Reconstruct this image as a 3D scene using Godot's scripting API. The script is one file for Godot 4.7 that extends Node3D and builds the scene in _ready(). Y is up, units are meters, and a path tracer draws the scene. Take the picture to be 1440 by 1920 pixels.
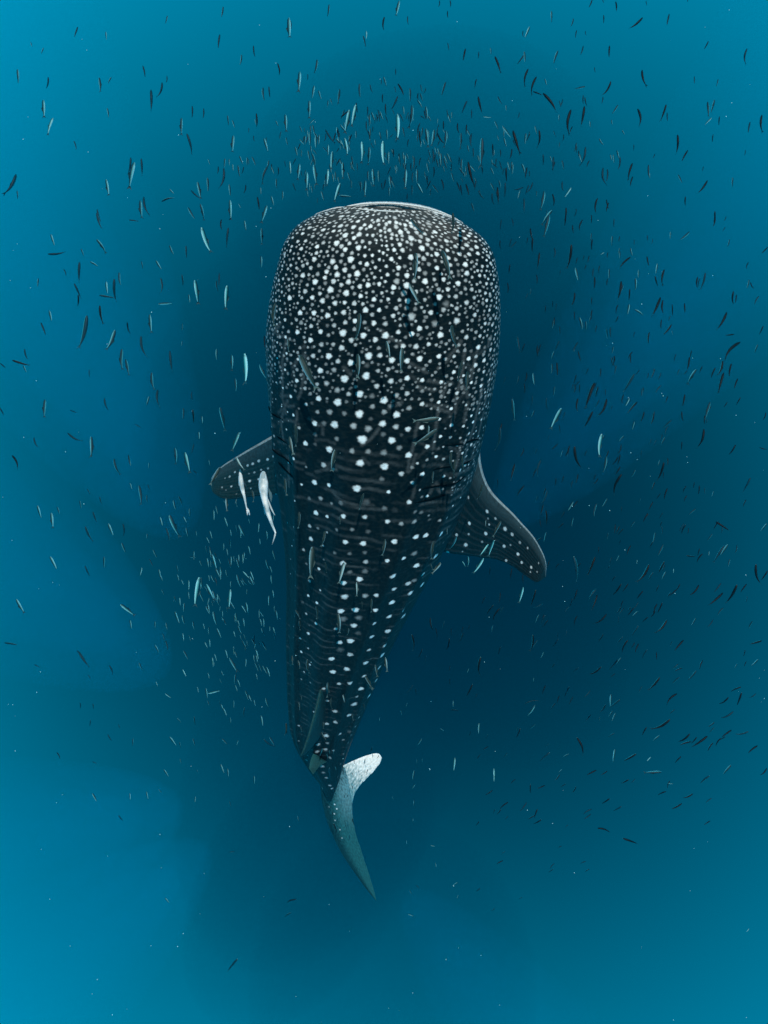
extends Node3D
# A whale shark seen from above, rising through blue water among a school of small fish.
# The camera hangs just under the surface and looks straight down: image right is +x, image down is +z.

const FOCAL := 1662.77          # focal length in pixels of the 1440 x 1920 photograph (60 degrees vertical)
const SKIN_W := 1024
const SKIN_H := 2048
# body profile along the axis, in metres from the snout
const STATIONS := [0.000, 0.042, 0.104, 0.187, 0.312, 0.520, 0.780, 1.040, 1.352, 1.664, 1.976, 2.288, 2.600, 3.016, 3.432, 3.848, 4.212, 4.524, 4.784, 5.044]
const HALF_WIDTH := [0.219, 0.356, 0.471, 0.548, 0.595, 0.642, 0.672, 0.674, 0.654, 0.621, 0.571, 0.508, 0.453, 0.394, 0.344, 0.295, 0.239, 0.162, 0.085, 0.020]
const DORSAL_HEIGHT := [0.000, 0.060, 0.105, 0.150, 0.205, 0.270, 0.330, 0.370, 0.400, 0.420, 0.430, 0.425, 0.400, 0.350, 0.290, 0.225, 0.180, 0.140, 0.090, 0.030]
const SIDE_SHIFT := [0.018, 0.018, 0.018, 0.018, 0.014, 0.000, -0.019, -0.035, -0.051, -0.067, -0.095, -0.140, -0.200, -0.290, -0.367, -0.439, -0.486, -0.486, -0.462, -0.461]
const ROLL := [0.170, 0.165, 0.160, 0.150, 0.140, 0.145, 0.195, 0.270, 0.309, 0.348, 0.387, 0.404, 0.410, 0.418, 0.402, 0.378, 0.354, 0.317, 0.287, 0.256]
const SNOUT := Vector3(0.0, -4.60, -1.575)
const AXIS := Vector3(0.0, -0.60, 0.80)
const DORSAL := Vector3(0.0, 0.80, 0.60)
# fins, lips and remoras: measured curves in metres
const RIGHT_FIN_LEADING := [Vector3(0.486, -5.320, -0.429), Vector3(0.576, -5.405, -0.394), Vector3(0.600, -5.489, -0.307), Vector3(0.633, -5.574, -0.219), Vector3(0.686, -5.658, -0.136), Vector3(0.762, -5.743, -0.065), Vector3(0.845, -5.827, 0.004), Vector3(0.925, -5.912, 0.080), Vector3(1.006, -5.996, 0.158), Vector3(1.075, -6.081, 0.250), Vector3(1.127, -6.165, 0.352), Vector3(1.139, -6.250, 0.462)]
const RIGHT_FIN_TRAILING := [Vector3(0.286, -5.950, 0.222), Vector3(0.362, -5.977, 0.252), Vector3(0.439, -6.005, 0.280), Vector3(0.520, -6.032, 0.291), Vector3(0.603, -6.059, 0.303), Vector3(0.686, -6.086, 0.316), Vector3(0.770, -6.114, 0.328), Vector3(0.850, -6.141, 0.357), Vector3(0.924, -6.168, 0.400), Vector3(0.994, -6.195, 0.452), Vector3(1.069, -6.223, 0.495), Vector3(1.139, -6.250, 0.462)]
const LEFT_FIN_LEADING := [Vector3(-0.585, -5.400, -0.520), Vector3(-0.640, -5.473, -0.500), Vector3(-0.697, -5.545, -0.479), Vector3(-0.755, -5.618, -0.457), Vector3(-0.814, -5.691, -0.434), Vector3(-0.875, -5.764, -0.411), Vector3(-0.936, -5.836, -0.386), Vector3(-0.998, -5.909, -0.360), Vector3(-1.061, -5.982, -0.333), Vector3(-1.122, -6.055, -0.301), Vector3(-1.178, -6.127, -0.259), Vector3(-1.216, -6.200, -0.205)]
const LEFT_FIN_TRAILING := [Vector3(-0.523, -6.000, -0.090), Vector3(-0.591, -6.018, -0.096), Vector3(-0.658, -6.036, -0.103), Vector3(-0.725, -6.055, -0.119), Vector3(-0.793, -6.073, -0.116), Vector3(-0.862, -6.091, -0.110), Vector3(-0.930, -6.109, -0.100), Vector3(-1.000, -6.127, -0.092), Vector3(-1.070, -6.145, -0.085), Vector3(-1.139, -6.164, -0.098), Vector3(-1.195, -6.182, -0.139), Vector3(-1.216, -6.200, -0.205)]
const UPPER_LOBE_LEADING := [Vector3(-0.580, -7.420, 2.075), Vector3(-0.563, -7.555, 2.231), Vector3(-0.552, -7.689, 2.393), Vector3(-0.546, -7.824, 2.561), Vector3(-0.527, -7.958, 2.730), Vector3(-0.493, -8.093, 2.899), Vector3(-0.446, -8.227, 3.067), Vector3(-0.390, -8.362, 3.237), Vector3(-0.320, -8.496, 3.403), Vector3(-0.245, -8.631, 3.571), Vector3(-0.165, -8.765, 3.740), Vector3(-0.075, -8.900, 3.907)]
const UPPER_LOBE_TRAILING := [Vector3(-0.325, -7.500, 2.165), Vector3(-0.306, -7.627, 2.306), Vector3(-0.293, -7.755, 2.452), Vector3(-0.282, -7.882, 2.603), Vector3(-0.276, -8.009, 2.757), Vector3(-0.263, -8.136, 2.914), Vector3(-0.235, -8.264, 3.071), Vector3(-0.202, -8.391, 3.230), Vector3(-0.168, -8.518, 3.394), Vector3(-0.134, -8.645, 3.560), Vector3(-0.101, -8.773, 3.731), Vector3(-0.075, -8.900, 3.907)]
const LOWER_LOBE_LEADING := [Vector3(-0.475, -7.900, 2.309), Vector3(-0.434, -7.914, 2.293), Vector3(-0.392, -7.927, 2.278), Vector3(-0.350, -7.941, 2.262), Vector3(-0.309, -7.955, 2.246), Vector3(-0.267, -7.968, 2.230), Vector3(-0.224, -7.982, 2.216), Vector3(-0.181, -7.995, 2.202), Vector3(-0.136, -8.009, 2.193), Vector3(-0.090, -8.023, 2.185), Vector3(-0.046, -8.036, 2.191), Vector3(-0.019, -8.050, 2.232)]
const LOWER_LOBE_TRAILING := [Vector3(-0.407, -8.050, 2.711), Vector3(-0.350, -8.050, 2.692), Vector3(-0.294, -8.050, 2.674), Vector3(-0.280, -8.050, 2.618), Vector3(-0.263, -8.050, 2.562), Vector3(-0.234, -8.050, 2.510), Vector3(-0.196, -8.050, 2.465), Vector3(-0.155, -8.050, 2.422), Vector3(-0.113, -8.050, 2.381), Vector3(-0.075, -8.050, 2.335), Vector3(-0.040, -8.050, 2.287), Vector3(-0.019, -8.050, 2.232)]
const DORSAL_FIN_LEADING := [Vector3(-0.436, -6.360, 1.178), Vector3(-0.447, -6.347, 1.229), Vector3(-0.458, -6.335, 1.280), Vector3(-0.469, -6.322, 1.331), Vector3(-0.481, -6.309, 1.381), Vector3(-0.493, -6.296, 1.431), Vector3(-0.507, -6.284, 1.480), Vector3(-0.520, -6.271, 1.530), Vector3(-0.534, -6.258, 1.579), Vector3(-0.551, -6.245, 1.626), Vector3(-0.567, -6.233, 1.674), Vector3(-0.591, -6.220, 1.717)]
const DORSAL_FIN_TRAILING := [Vector3(-0.458, -6.680, 1.655), Vector3(-0.468, -6.638, 1.665), Vector3(-0.477, -6.596, 1.675), Vector3(-0.487, -6.555, 1.684), Vector3(-0.499, -6.513, 1.691), Vector3(-0.510, -6.471, 1.698), Vector3(-0.522, -6.429, 1.705), Vector3(-0.534, -6.387, 1.711), Vector3(-0.546, -6.345, 1.716), Vector3(-0.558, -6.304, 1.722), Vector3(-0.574, -6.262, 1.720), Vector3(-0.591, -6.220, 1.717)]
const SECOND_DORSAL_LEADING := [Vector3(-0.537, -6.980, 1.864), Vector3(-0.545, -6.969, 1.879), Vector3(-0.553, -6.958, 1.894), Vector3(-0.561, -6.947, 1.910), Vector3(-0.569, -6.936, 1.925), Vector3(-0.575, -6.925, 1.940), Vector3(-0.578, -6.915, 1.957), Vector3(-0.581, -6.904, 1.973), Vector3(-0.584, -6.893, 1.990), Vector3(-0.573, -6.882, 2.003), Vector3(-0.561, -6.871, 2.016), Vector3(-0.549, -6.860, 2.030)]
const SECOND_DORSAL_TRAILING := [Vector3(-0.511, -7.080, 1.967), Vector3(-0.491, -7.060, 1.970), Vector3(-0.471, -7.040, 1.972), Vector3(-0.452, -7.020, 1.974), Vector3(-0.460, -7.000, 1.978), Vector3(-0.476, -6.980, 1.982), Vector3(-0.491, -6.960, 1.986), Vector3(-0.505, -6.940, 1.992), Vector3(-0.516, -6.920, 2.002), Vector3(-0.527, -6.900, 2.011), Vector3(-0.538, -6.880, 2.021), Vector3(-0.549, -6.860, 2.030)]
const RIGHT_FIN_SPOTS := [343, 190, 16, 11, 5, 262, 381, 26, 13, 7, 272, 452, 22, 10, 5, 414, 422, 18, 8, 6, 565, 271, 23, 14, 8, 575, 417, 30, 14, 8, 696, 291, 17, 10, 5, 767, 195, 18, 13, 7, 333, 537, 41, 15, 7, 333, 597, 37, 13, 6, 848, 291, 29, 17, 7, 1000, 170, 21, 15, 7, 727, 407, 21, 10, 4, 656, 572, 36, 13, 7, 636, 688, 43, 13, 8, 939, 623, 35, 11, 7, 747, 738, 41, 11, 7, 646, 819, 48, 11, 7, 323, 733, 31, 8, 5, 555, 613, 25, 8, 4, 363, 668, 37, 11, 4, 787, 829, 31, 7, 5, 595, 874, 37, 7, 4, 949, 281, 12, 7, 4, 343, 402, 17, 8, 3, 333, 854, 34, 7, 4]
const LEFT_FIN_SPOTS := [292, 231, 24, 16, 7, 313, 301, 27, 16, 7, 282, 391, 29, 16, 7, 292, 457, 30, 16, 7, 282, 512, 29, 14, 6, 313, 653, 29, 13, 5, 373, 713, 31, 13, 5, 464, 386, 23, 13, 5, 474, 316, 21, 13, 5, 474, 457, 24, 13, 5, 464, 512, 19, 9, 4, 626, 517, 32, 16, 8, 636, 427, 27, 14, 7, 646, 703, 27, 11, 7, 636, 798, 33, 11, 4, 636, 251, 17, 11, 6, 797, 517, 19, 9, 5, 373, 763, 21, 8, 4, 1000, 286, 21, 13, 7, 727, 758, 21, 8, 3, 1000, 226, 14, 9, 7, 868, 658, 18, 8, 3]
const UPPER_LOBE_SPOTS := [383, 170, 24, 5, 8, 393, 206, 27, 5, 9, 404, 271, 31, 6, 9, 454, 301, 31, 6, 9, 343, 336, 29, 5, 9, 313, 381, 27, 5, 7, 393, 447, 29, 5, 8, 353, 507, 31, 5, 7, 202, 291, 31, 6, 3, 262, 241, 24, 5, 4, 353, 150, 30, 6, 6]
const LOWER_LIP := [Vector3(-0.242, -4.800, -1.628), Vector3(-0.196, -4.790, -1.633), Vector3(-0.132, -4.785, -1.639), Vector3(-0.052, -4.780, -1.641), Vector3(0.063, -4.780, -1.639), Vector3(0.179, -4.790, -1.629), Vector3(0.277, -4.800, -1.611), Vector3(0.365, -4.820, -1.589), Vector3(0.421, -4.860, -1.572)]
const LIP_EDGE := [Vector3(-0.239, -4.730, -1.617), Vector3(-0.193, -4.730, -1.630), Vector3(-0.125, -4.720, -1.638), Vector3(-0.045, -4.720, -1.643), Vector3(0.062, -4.720, -1.641), Vector3(0.176, -4.720, -1.628), Vector3(0.274, -4.740, -1.612), Vector3(0.361, -4.760, -1.587), Vector3(0.427, -4.800, -1.565)]
const UPPER_LIP := [Vector3(-0.360, -4.675, -1.572), Vector3(-0.275, -4.658, -1.592), Vector3(-0.209, -4.642, -1.594), Vector3(-0.083, -4.610, -1.570), Vector3(0.055, -4.590, -1.555), Vector3(0.221, -4.585, -1.550), Vector3(0.308, -4.580, -1.536), Vector3(0.392, -4.595, -1.507)]
const GILLS_RIGHT := [[Vector2(1.187, 0.809), Vector2(1.192, 0.623), Vector2(1.207, 0.342), Vector2(1.262, 0.095)], [Vector2(1.338, 0.875), Vector2(1.333, 0.733), Vector2(1.343, 0.463), Vector2(1.353, 0.205)], [Vector2(1.459, 0.980), Vector2(1.454, 0.826), Vector2(1.449, 0.595), Vector2(1.449, 0.342)], [Vector2(1.545, 1.013), Vector2(1.545, 0.859), Vector2(1.525, 0.667), Vector2(1.505, 0.408)]]
const BIG_REMORA_SPINE := [Vector3(-0.682, -5.000, -0.231), Vector3(-0.681, -5.000, -0.222), Vector3(-0.681, -5.000, -0.199), Vector3(-0.680, -5.000, -0.165), Vector3(-0.680, -5.000, -0.140), Vector3(-0.677, -5.000, -0.103), Vector3(-0.672, -5.000, -0.069), Vector3(-0.664, -5.000, -0.032), Vector3(-0.654, -5.000, 0.006), Vector3(-0.641, -5.000, 0.043), Vector3(-0.629, -5.000, 0.077), Vector3(-0.616, -5.000, 0.106), Vector3(-0.611, -5.000, 0.121)]
const BIG_REMORA_WIDTH := [0.0025, 0.0125, 0.0200, 0.0267, 0.0267, 0.0217, 0.0175, 0.0159, 0.0134, 0.0100, 0.0071, 0.0050, 0.0042]
const SMALL_REMORA_SPINE := [Vector3(-0.819, -5.050, -0.243), Vector3(-0.818, -5.050, -0.232), Vector3(-0.817, -5.050, -0.209), Vector3(-0.815, -5.050, -0.180), Vector3(-0.810, -5.050, -0.150), Vector3(-0.804, -5.050, -0.121), Vector3(-0.796, -5.050, -0.091), Vector3(-0.790, -5.050, -0.062), Vector3(-0.785, -5.050, -0.036), Vector3(-0.781, -5.050, -0.017)]
const SMALL_REMORA_WIDTH := [0.0017, 0.0059, 0.0101, 0.0131, 0.0127, 0.0110, 0.0076, 0.0059, 0.0042, 0.0034]
const BIG_REMORA_TAIL := [Vector3(-0.616, -5.000, 0.108), Vector3(-0.609, -5.000, 0.127), Vector3(-0.617, -5.010, 0.148), Vector3(-0.628, -5.020, 0.171), Vector3(-0.635, -5.030, 0.187), Vector3(-0.629, -5.020, 0.165), Vector3(-0.622, -5.010, 0.140), Vector3(-0.618, -5.000, 0.123)]
const BIG_REMORA_PECTORAL := [Vector3(-0.663, -5.020, -0.158), Vector3(-0.652, -5.050, -0.129), Vector3(-0.642, -5.070, -0.108), Vector3(-0.640, -5.080, -0.087), Vector3(-0.648, -5.100, -0.055), Vector3(-0.654, -5.080, -0.075), Vector3(-0.656, -5.060, -0.104), Vector3(-0.663, -5.040, -0.129)]
const BIG_REMORA_PELVIC := [Vector3(-0.684, -5.020, -0.061), Vector3(-0.688, -5.050, -0.028), Vector3(-0.684, -5.070, 0.006), Vector3(-0.682, -5.080, 0.021), Vector3(-0.665, -5.060, 0.018), Vector3(-0.667, -5.040, -0.011), Vector3(-0.673, -5.020, -0.044)]
const BIG_REMORA_ANAL := [Vector3(-0.658, -5.020, -0.080), Vector3(-0.646, -5.040, -0.045), Vector3(-0.633, -5.050, -0.011), Vector3(-0.621, -5.060, 0.019), Vector3(-0.628, -5.060, 0.016), Vector3(-0.643, -5.050, -0.013), Vector3(-0.655, -5.030, -0.045)]
const SMALL_REMORA_TAIL := [Vector3(-0.785, -5.050, -0.026), Vector3(-0.778, -5.050, -0.024), Vector3(-0.769, -5.060, -0.011), Vector3(-0.765, -5.070, 0.017), Vector3(-0.770, -5.070, 0.019), Vector3(-0.774, -5.060, -0.003), Vector3(-0.778, -5.070, 0.019), Vector3(-0.784, -5.060, 0.016)]
const SMALL_REMORA_PECTORAL := [Vector3(-0.811, -5.070, -0.197), Vector3(-0.805, -5.100, -0.177), Vector3(-0.798, -5.120, -0.161), Vector3(-0.795, -5.140, -0.143), Vector3(-0.800, -5.120, -0.150), Vector3(-0.807, -5.090, -0.164)]
const SMALL_REMORA_PELVIC := [Vector3(-0.830, -5.070, -0.185), Vector3(-0.835, -5.090, -0.168), Vector3(-0.836, -5.110, -0.152), Vector3(-0.828, -5.110, -0.149), Vector3(-0.821, -5.080, -0.168)]

var rng := RandomNumberGenerator.new()
var taken := {}
var skin := PackedFloat32Array()
var shark: Node3D
var fish_mat: StandardMaterial3D
var fish_protos := []
var waiting := []               # fish still to be placed: position, length, heading, tone, near the shark
var school: SurfaceTool


func lin(r: float, g: float, b: float) -> Color:
	return Color(r, g, b).linear_to_srgb()


func numbered(called: String) -> String:
	var n: int = taken.get(called, 0)
	taken[called] = n + 1
	return called if n == 0 else "%s_%03d" % [called, n]


func thing(called: String, label: String, category: String, at := Vector3.ZERO, group := "") -> Node3D:
	var o := Node3D.new()
	o.name = numbered(called)
	add_child(o, true)
	o.position = at
	o.set_meta("label", label)
	o.set_meta("category", category)
	if group:
		o.set_meta("group", group)
	return o


func part(called: String, mesh: Mesh, mat: Material, parent: Node3D, label := "") -> MeshInstance3D:
	var o := MeshInstance3D.new()
	o.mesh = mesh
	o.material_override = mat
	parent.add_child(o)
	var n := 0
	for c in parent.get_children():
		if c != o and (c.name == called or String(c.name).begins_with(called + "_0")):
			n += 1
	o.name = called if n == 0 else "%s_%03d" % [called, n]
	if label:
		o.set_meta("label", label)
	return o


# ---------------------------------------------------------------- shapes
func hermite(x: float, xs: Array, ys: Array):
	var n := xs.size()
	var i := 0
	while i < n - 2 and x >= xs[i + 1]:
		i += 1
	var h: float = xs[i + 1] - xs[i]
	var t: float = (x - xs[i]) / h
	var m0 = slope(i, xs, ys)
	var m1 = slope(i + 1, xs, ys)
	return ys[i] * (2 * t * t * t - 3 * t * t + 1) + m0 * (h * (t * t * t - 2 * t * t + t)) + ys[i + 1] * (-2 * t * t * t + 3 * t * t) + m1 * (h * (t * t * t - t * t))


func slope(i: int, xs: Array, ys: Array):
	var n := xs.size()
	if i == 0:
		return (ys[1] - ys[0]) / (xs[1] - xs[0])
	if i == n - 1:
		return (ys[n - 1] - ys[n - 2]) / (xs[n - 1] - xs[n - 2])
	var h0: float = xs[i] - xs[i - 1]
	var h1: float = xs[i + 1] - xs[i]
	return ((ys[i] - ys[i - 1]) / h0 * h1 + (ys[i + 1] - ys[i]) / h1 * h0) / (h0 + h1)


# a point of the shark's skin: s metres behind the snout, phi round the body (0 right, PI/2 back)
func profile(s: float) -> Array:
	return [maxf(hermite(s, STATIONS, HALF_WIDTH), 1e-4), maxf(hermite(s, STATIONS, DORSAL_HEIGHT), 1e-4), hermite(s, STATIONS, SIDE_SHIFT), hermite(s, STATIONS, ROLL)]


func skin_point(s: float, phi: float, p: Array, out := 0.0) -> Vector3:
	var c := cos(phi)
	var q := sin(phi)
	var x: float = p[0] * signf(c) * pow(absf(c), 0.86)
	var z: float = p[1] * signf(q) * pow(absf(q), 0.86)
	if z < 0:
		z *= 0.8
	# the long ridges that run down a whale shark's back and flanks
	var grow := smoothstep(0.8, 1.5, s) * (1.0 - smoothstep(4.2, 4.9, s))
	var lift := 0.0
	for k in [[0.0, 0.11, 0.028], [0.55, 0.075, 0.020], [-0.55, 0.075, 0.020], [1.0, 0.075, 0.022], [-1.0, 0.075, 0.022]]:
		var d: float = (phi - PI / 2 - k[0]) / k[1]
		lift += k[2] * exp(-d * d)
	var r := Vector2(x, z)
	r += r.normalized() * (lift * grow + out)
	var ro: float = p[3]
	return SNOUT + AXIS * s + Vector3(p[2] + r.x * cos(ro) - r.y * sin(ro), 0, 0) + DORSAL * (r.x * sin(ro) + r.y * cos(ro))


func grid_mesh(rows: Array, uvs: Array, colors := [], close := false) -> ArrayMesh:
	var st := SurfaceTool.new()
	st.begin(Mesh.PRIMITIVE_TRIANGLES)
	var n: int = rows[0].size()
	for i in rows.size():
		for j in n:
			if colors.size():
				st.set_color(colors[i][j])
			if uvs.size():
				st.set_uv(uvs[i][j])
			st.add_vertex(rows[i][j])
	for i in rows.size() - 1:
		for j in (n if close else n - 1):
			var a := i * n + j
			var b := i * n + (j + 1) % n
			for v in [a, b, a + n, b, b + n, a + n]:
				st.add_index(v)
	st.generate_normals()
	return st.commit()


func body_mesh() -> ArrayMesh:
	var rows := []
	var uvs := []
	var length: float = STATIONS[-1]
	for i in 261:
		var t := i / 260.0
		var s := length * (t * 0.75 + 0.25 * t * t) if t > 0.0 else 0.0
		s = lerpf(length * t * t, s, smoothstep(0.0, 0.25, t))
		var p := profile(s)
		var row := []
		var uv := []
		for j in 145:
			var u := j / 144.0
			row.append(skin_point(s, u * TAU - PI / 2, p))
			uv.append(Vector2(u, pow(s / length, 0.6)))
		rows.append(row)
		uvs.append(uv)
	# close the snout with one small ring
	var mid := Vector3.ZERO
	for v in rows[0]:
		mid += v / 145.0
	var cap := []
	for v in rows[0]:
		cap.append(v.lerp(mid, 0.97) - AXIS * 0.004)
	rows.push_front(cap)
	uvs.push_front(uvs[0])
	return grid_mesh(rows, uvs)


# a fin: its leading and its trailing edge from root to tip, filled with a rounded thin section
func fin_mesh(leading: Array, trailing: Array, thick: float, up: Vector3, ragged := 0.0) -> ArrayMesh:
	var rows := []
	var uvs := []
	var xs := []
	for k in leading.size():
		xs.append(float(k))
	var m := 40
	var half := 18
	for i in m + 1:
		var v := i / float(m)
		var at := v * (leading.size() - 1)
		var a: Vector3 = hermite(at, xs, leading)
		var b: Vector3 = hermite(at, xs, trailing)
		var chord := a.distance_to(b)
		if ragged > 0.0:
			b += (a - b).normalized() * ragged * (0.5 + 0.5 * sin(v * 61.0) * sin(v * 23.0 + 1.0)) * minf(1.0, chord * 6.0)
		var deep := minf(thick * (1.0 - 0.75 * v), chord * 0.22 + 0.0008)
		var row := []
		var uv := []
		for j in half * 2:
			var top := j < half
			var u: float = (j if top else half * 2 - j) / float(half)
			u = u * u * (3 - 2 * u) * 0.5 + u * 0.5
			var h := deep * (1.45 * sqrt(u) - 0.9 * u - 0.55 * u * u + 0.02) * (1.0 if top else -1.0)
			row.append(a.lerp(b, u) + up * h)
			uv.append(Vector2(u, v))
		row.append(row[0])
		uv.append(uv[0])
		rows.append(row)
		uvs.append(uv)
	return grid_mesh(rows, uvs)


func tube_mesh(points: Array, radii: Array, up: Vector3, flat := 1.0, sides := 10, steps := 60) -> ArrayMesh:
	var xs := []
	for k in points.size():
		xs.append(float(k))
	var rows := []
	var last := points.size() - 1.0
	for i in steps + 1:
		var t := last * i / steps
		var c: Vector3 = hermite(t, xs, points)
		var r: float = maxf(hermite(t, xs, radii), 0.0003)
		var along: Vector3 = (hermite(minf(t + 0.02, last), xs, points) - hermite(maxf(t - 0.02, 0.0), xs, points)).normalized()
		var side := along.cross(up).normalized()
		var top := side.cross(along).normalized()
		var row := []
		for j in sides + 1:
			var w := TAU * j / sides
			row.append(c + side * cos(w) * r + top * sin(w) * r * flat)
		rows.append(row)
	return grid_mesh(rows, [])


func sheet_mesh(outline: Array, thick: float, up: Vector3) -> ArrayMesh:
	# a small fin: the outline filled from its middle, a little thicker there
	var st := SurfaceTool.new()
	st.begin(Mesh.PRIMITIVE_TRIANGLES)
	var mid := Vector3.ZERO
	for v in outline:
		mid += v / outline.size()
	var flatness := PackedVector2Array()
	var ex: Vector3 = (outline[outline.size() / 2] - outline[0]).normalized()
	var ey := up.cross(ex).normalized()
	for v in outline:
		flatness.append(Vector2((v - mid).dot(ex), (v - mid).dot(ey)))
	var tri := Geometry2D.triangulate_polygon(flatness)
	for side in [1.0, -1.0]:
		for k in range(0, tri.size(), 3):
			var order := [tri[k], tri[k + 1], tri[k + 2]] if side > 0 else [tri[k], tri[k + 2], tri[k + 1]]
			for i in order:
				st.add_vertex(outline[i] + up * thick * 0.5 * side)
	for i in outline.size():
		var a: Vector3 = outline[i]
		var b: Vector3 = outline[(i + 1) % outline.size()]
		for v in [a + up * thick * 0.5, b + up * thick * 0.5, a - up * thick * 0.5, b + up * thick * 0.5, b - up * thick * 0.5, a - up * thick * 0.5]:
			st.add_vertex(v)
	st.generate_normals()
	return st.commit()


# ---------------------------------------------------------------- skin pattern
func round_scale(s: float, phi: float) -> float:
	var p := profile(s)
	return skin_point(s, phi + 0.02, p).distance_to(skin_point(s, phi - 0.02, p)) / 0.04


# pixels of the skin texture per metre of skin along the body
func along_scale(s: float, phi: float) -> float:
	var length: float = STATIONS[-1]
	var e := minf(0.01, s * 0.5)
	var metres := skin_point(s + e, phi, profile(s + e)).distance_to(skin_point(s - e, phi, profile(s - e)))
	return (pow((s + e) / length, 0.6) - pow((s - e) / length, 0.6)) * SKIN_H / metres


func stamp(s: float, phi: float, r: float, bright: float, soft := 0.5, ragged := 0.14) -> void:
	var length: float = STATIONS[-1]
	s = maxf(s, 0.002)
	var cy := pow(s / length, 0.6) * SKIN_H
	var ry := maxf(r * along_scale(s, phi), 1.0)
	var cx := (phi + PI / 2) / TAU * SKIN_W
	var rx := r / (round_scale(s, phi) * TAU) * SKIN_W
	var h := rng.randf() * TAU
	for y in range(maxi(0, int(cy - ry * 1.3)), mini(SKIN_H, int(cy + ry * 1.3) + 2)):
		for x in range(int(cx - rx * 1.3), int(cx + rx * 1.3) + 2):
			var dx := (x - cx) / rx
			var dy := (y - cy) / ry
			var d := sqrt(dx * dx + dy * dy)
			if d > 1.3:
				continue
			var w := atan2(dy, dx)
			d *= 1.0 + ragged * (sin(3 * w + h) * 0.5 + sin(5 * w + 2.3 * h) * 0.35 + sin(8 * w + 4.1 * h) * 0.3)
			var v := bright * (1.0 - smoothstep(1.0 - soft, 1.0 + soft * 0.35, d))
			var k := y * SKIN_W + posmod(x, SKIN_W)
			if v > skin[k]:
				skin[k] = v


func bare(s: float, phi: float, r: float) -> bool:
	var length: float = STATIONS[-1]
	var sc := round_scale(s, phi)
	var up := along_scale(s, phi)
	for q in [[0, 0], [1, 0], [-1, 0], [0, 1], [0, -1], [0.7, 0.7], [-0.7, 0.7], [0.7, -0.7], [-0.7, -0.7]]:
		var y := int(pow(s / length, 0.6) * SKIN_H + q[0] * r * up)
		var x := posmod(int((phi + q[1] * r / sc + PI / 2) / TAU * SKIN_W), SKIN_W)
		if y < 0 or y >= SKIN_H or skin[y * SKIN_W + x] > 0.12:
			return false
	return true


func dots(rows: Array) -> void:
	for k in range(0, rows.size(), 4):
		var b: float = rows[k + 3] / 9.0
		stamp(rows[k] / 1000.0, rows[k + 1] / 1000.0, rows[k + 2] / 1000.0 * lerpf(0.92, 1.04, smoothstep(100.0, 800.0, rows[k])), pow(b, 1.5), lerpf(0.95, 0.52, b))


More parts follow.
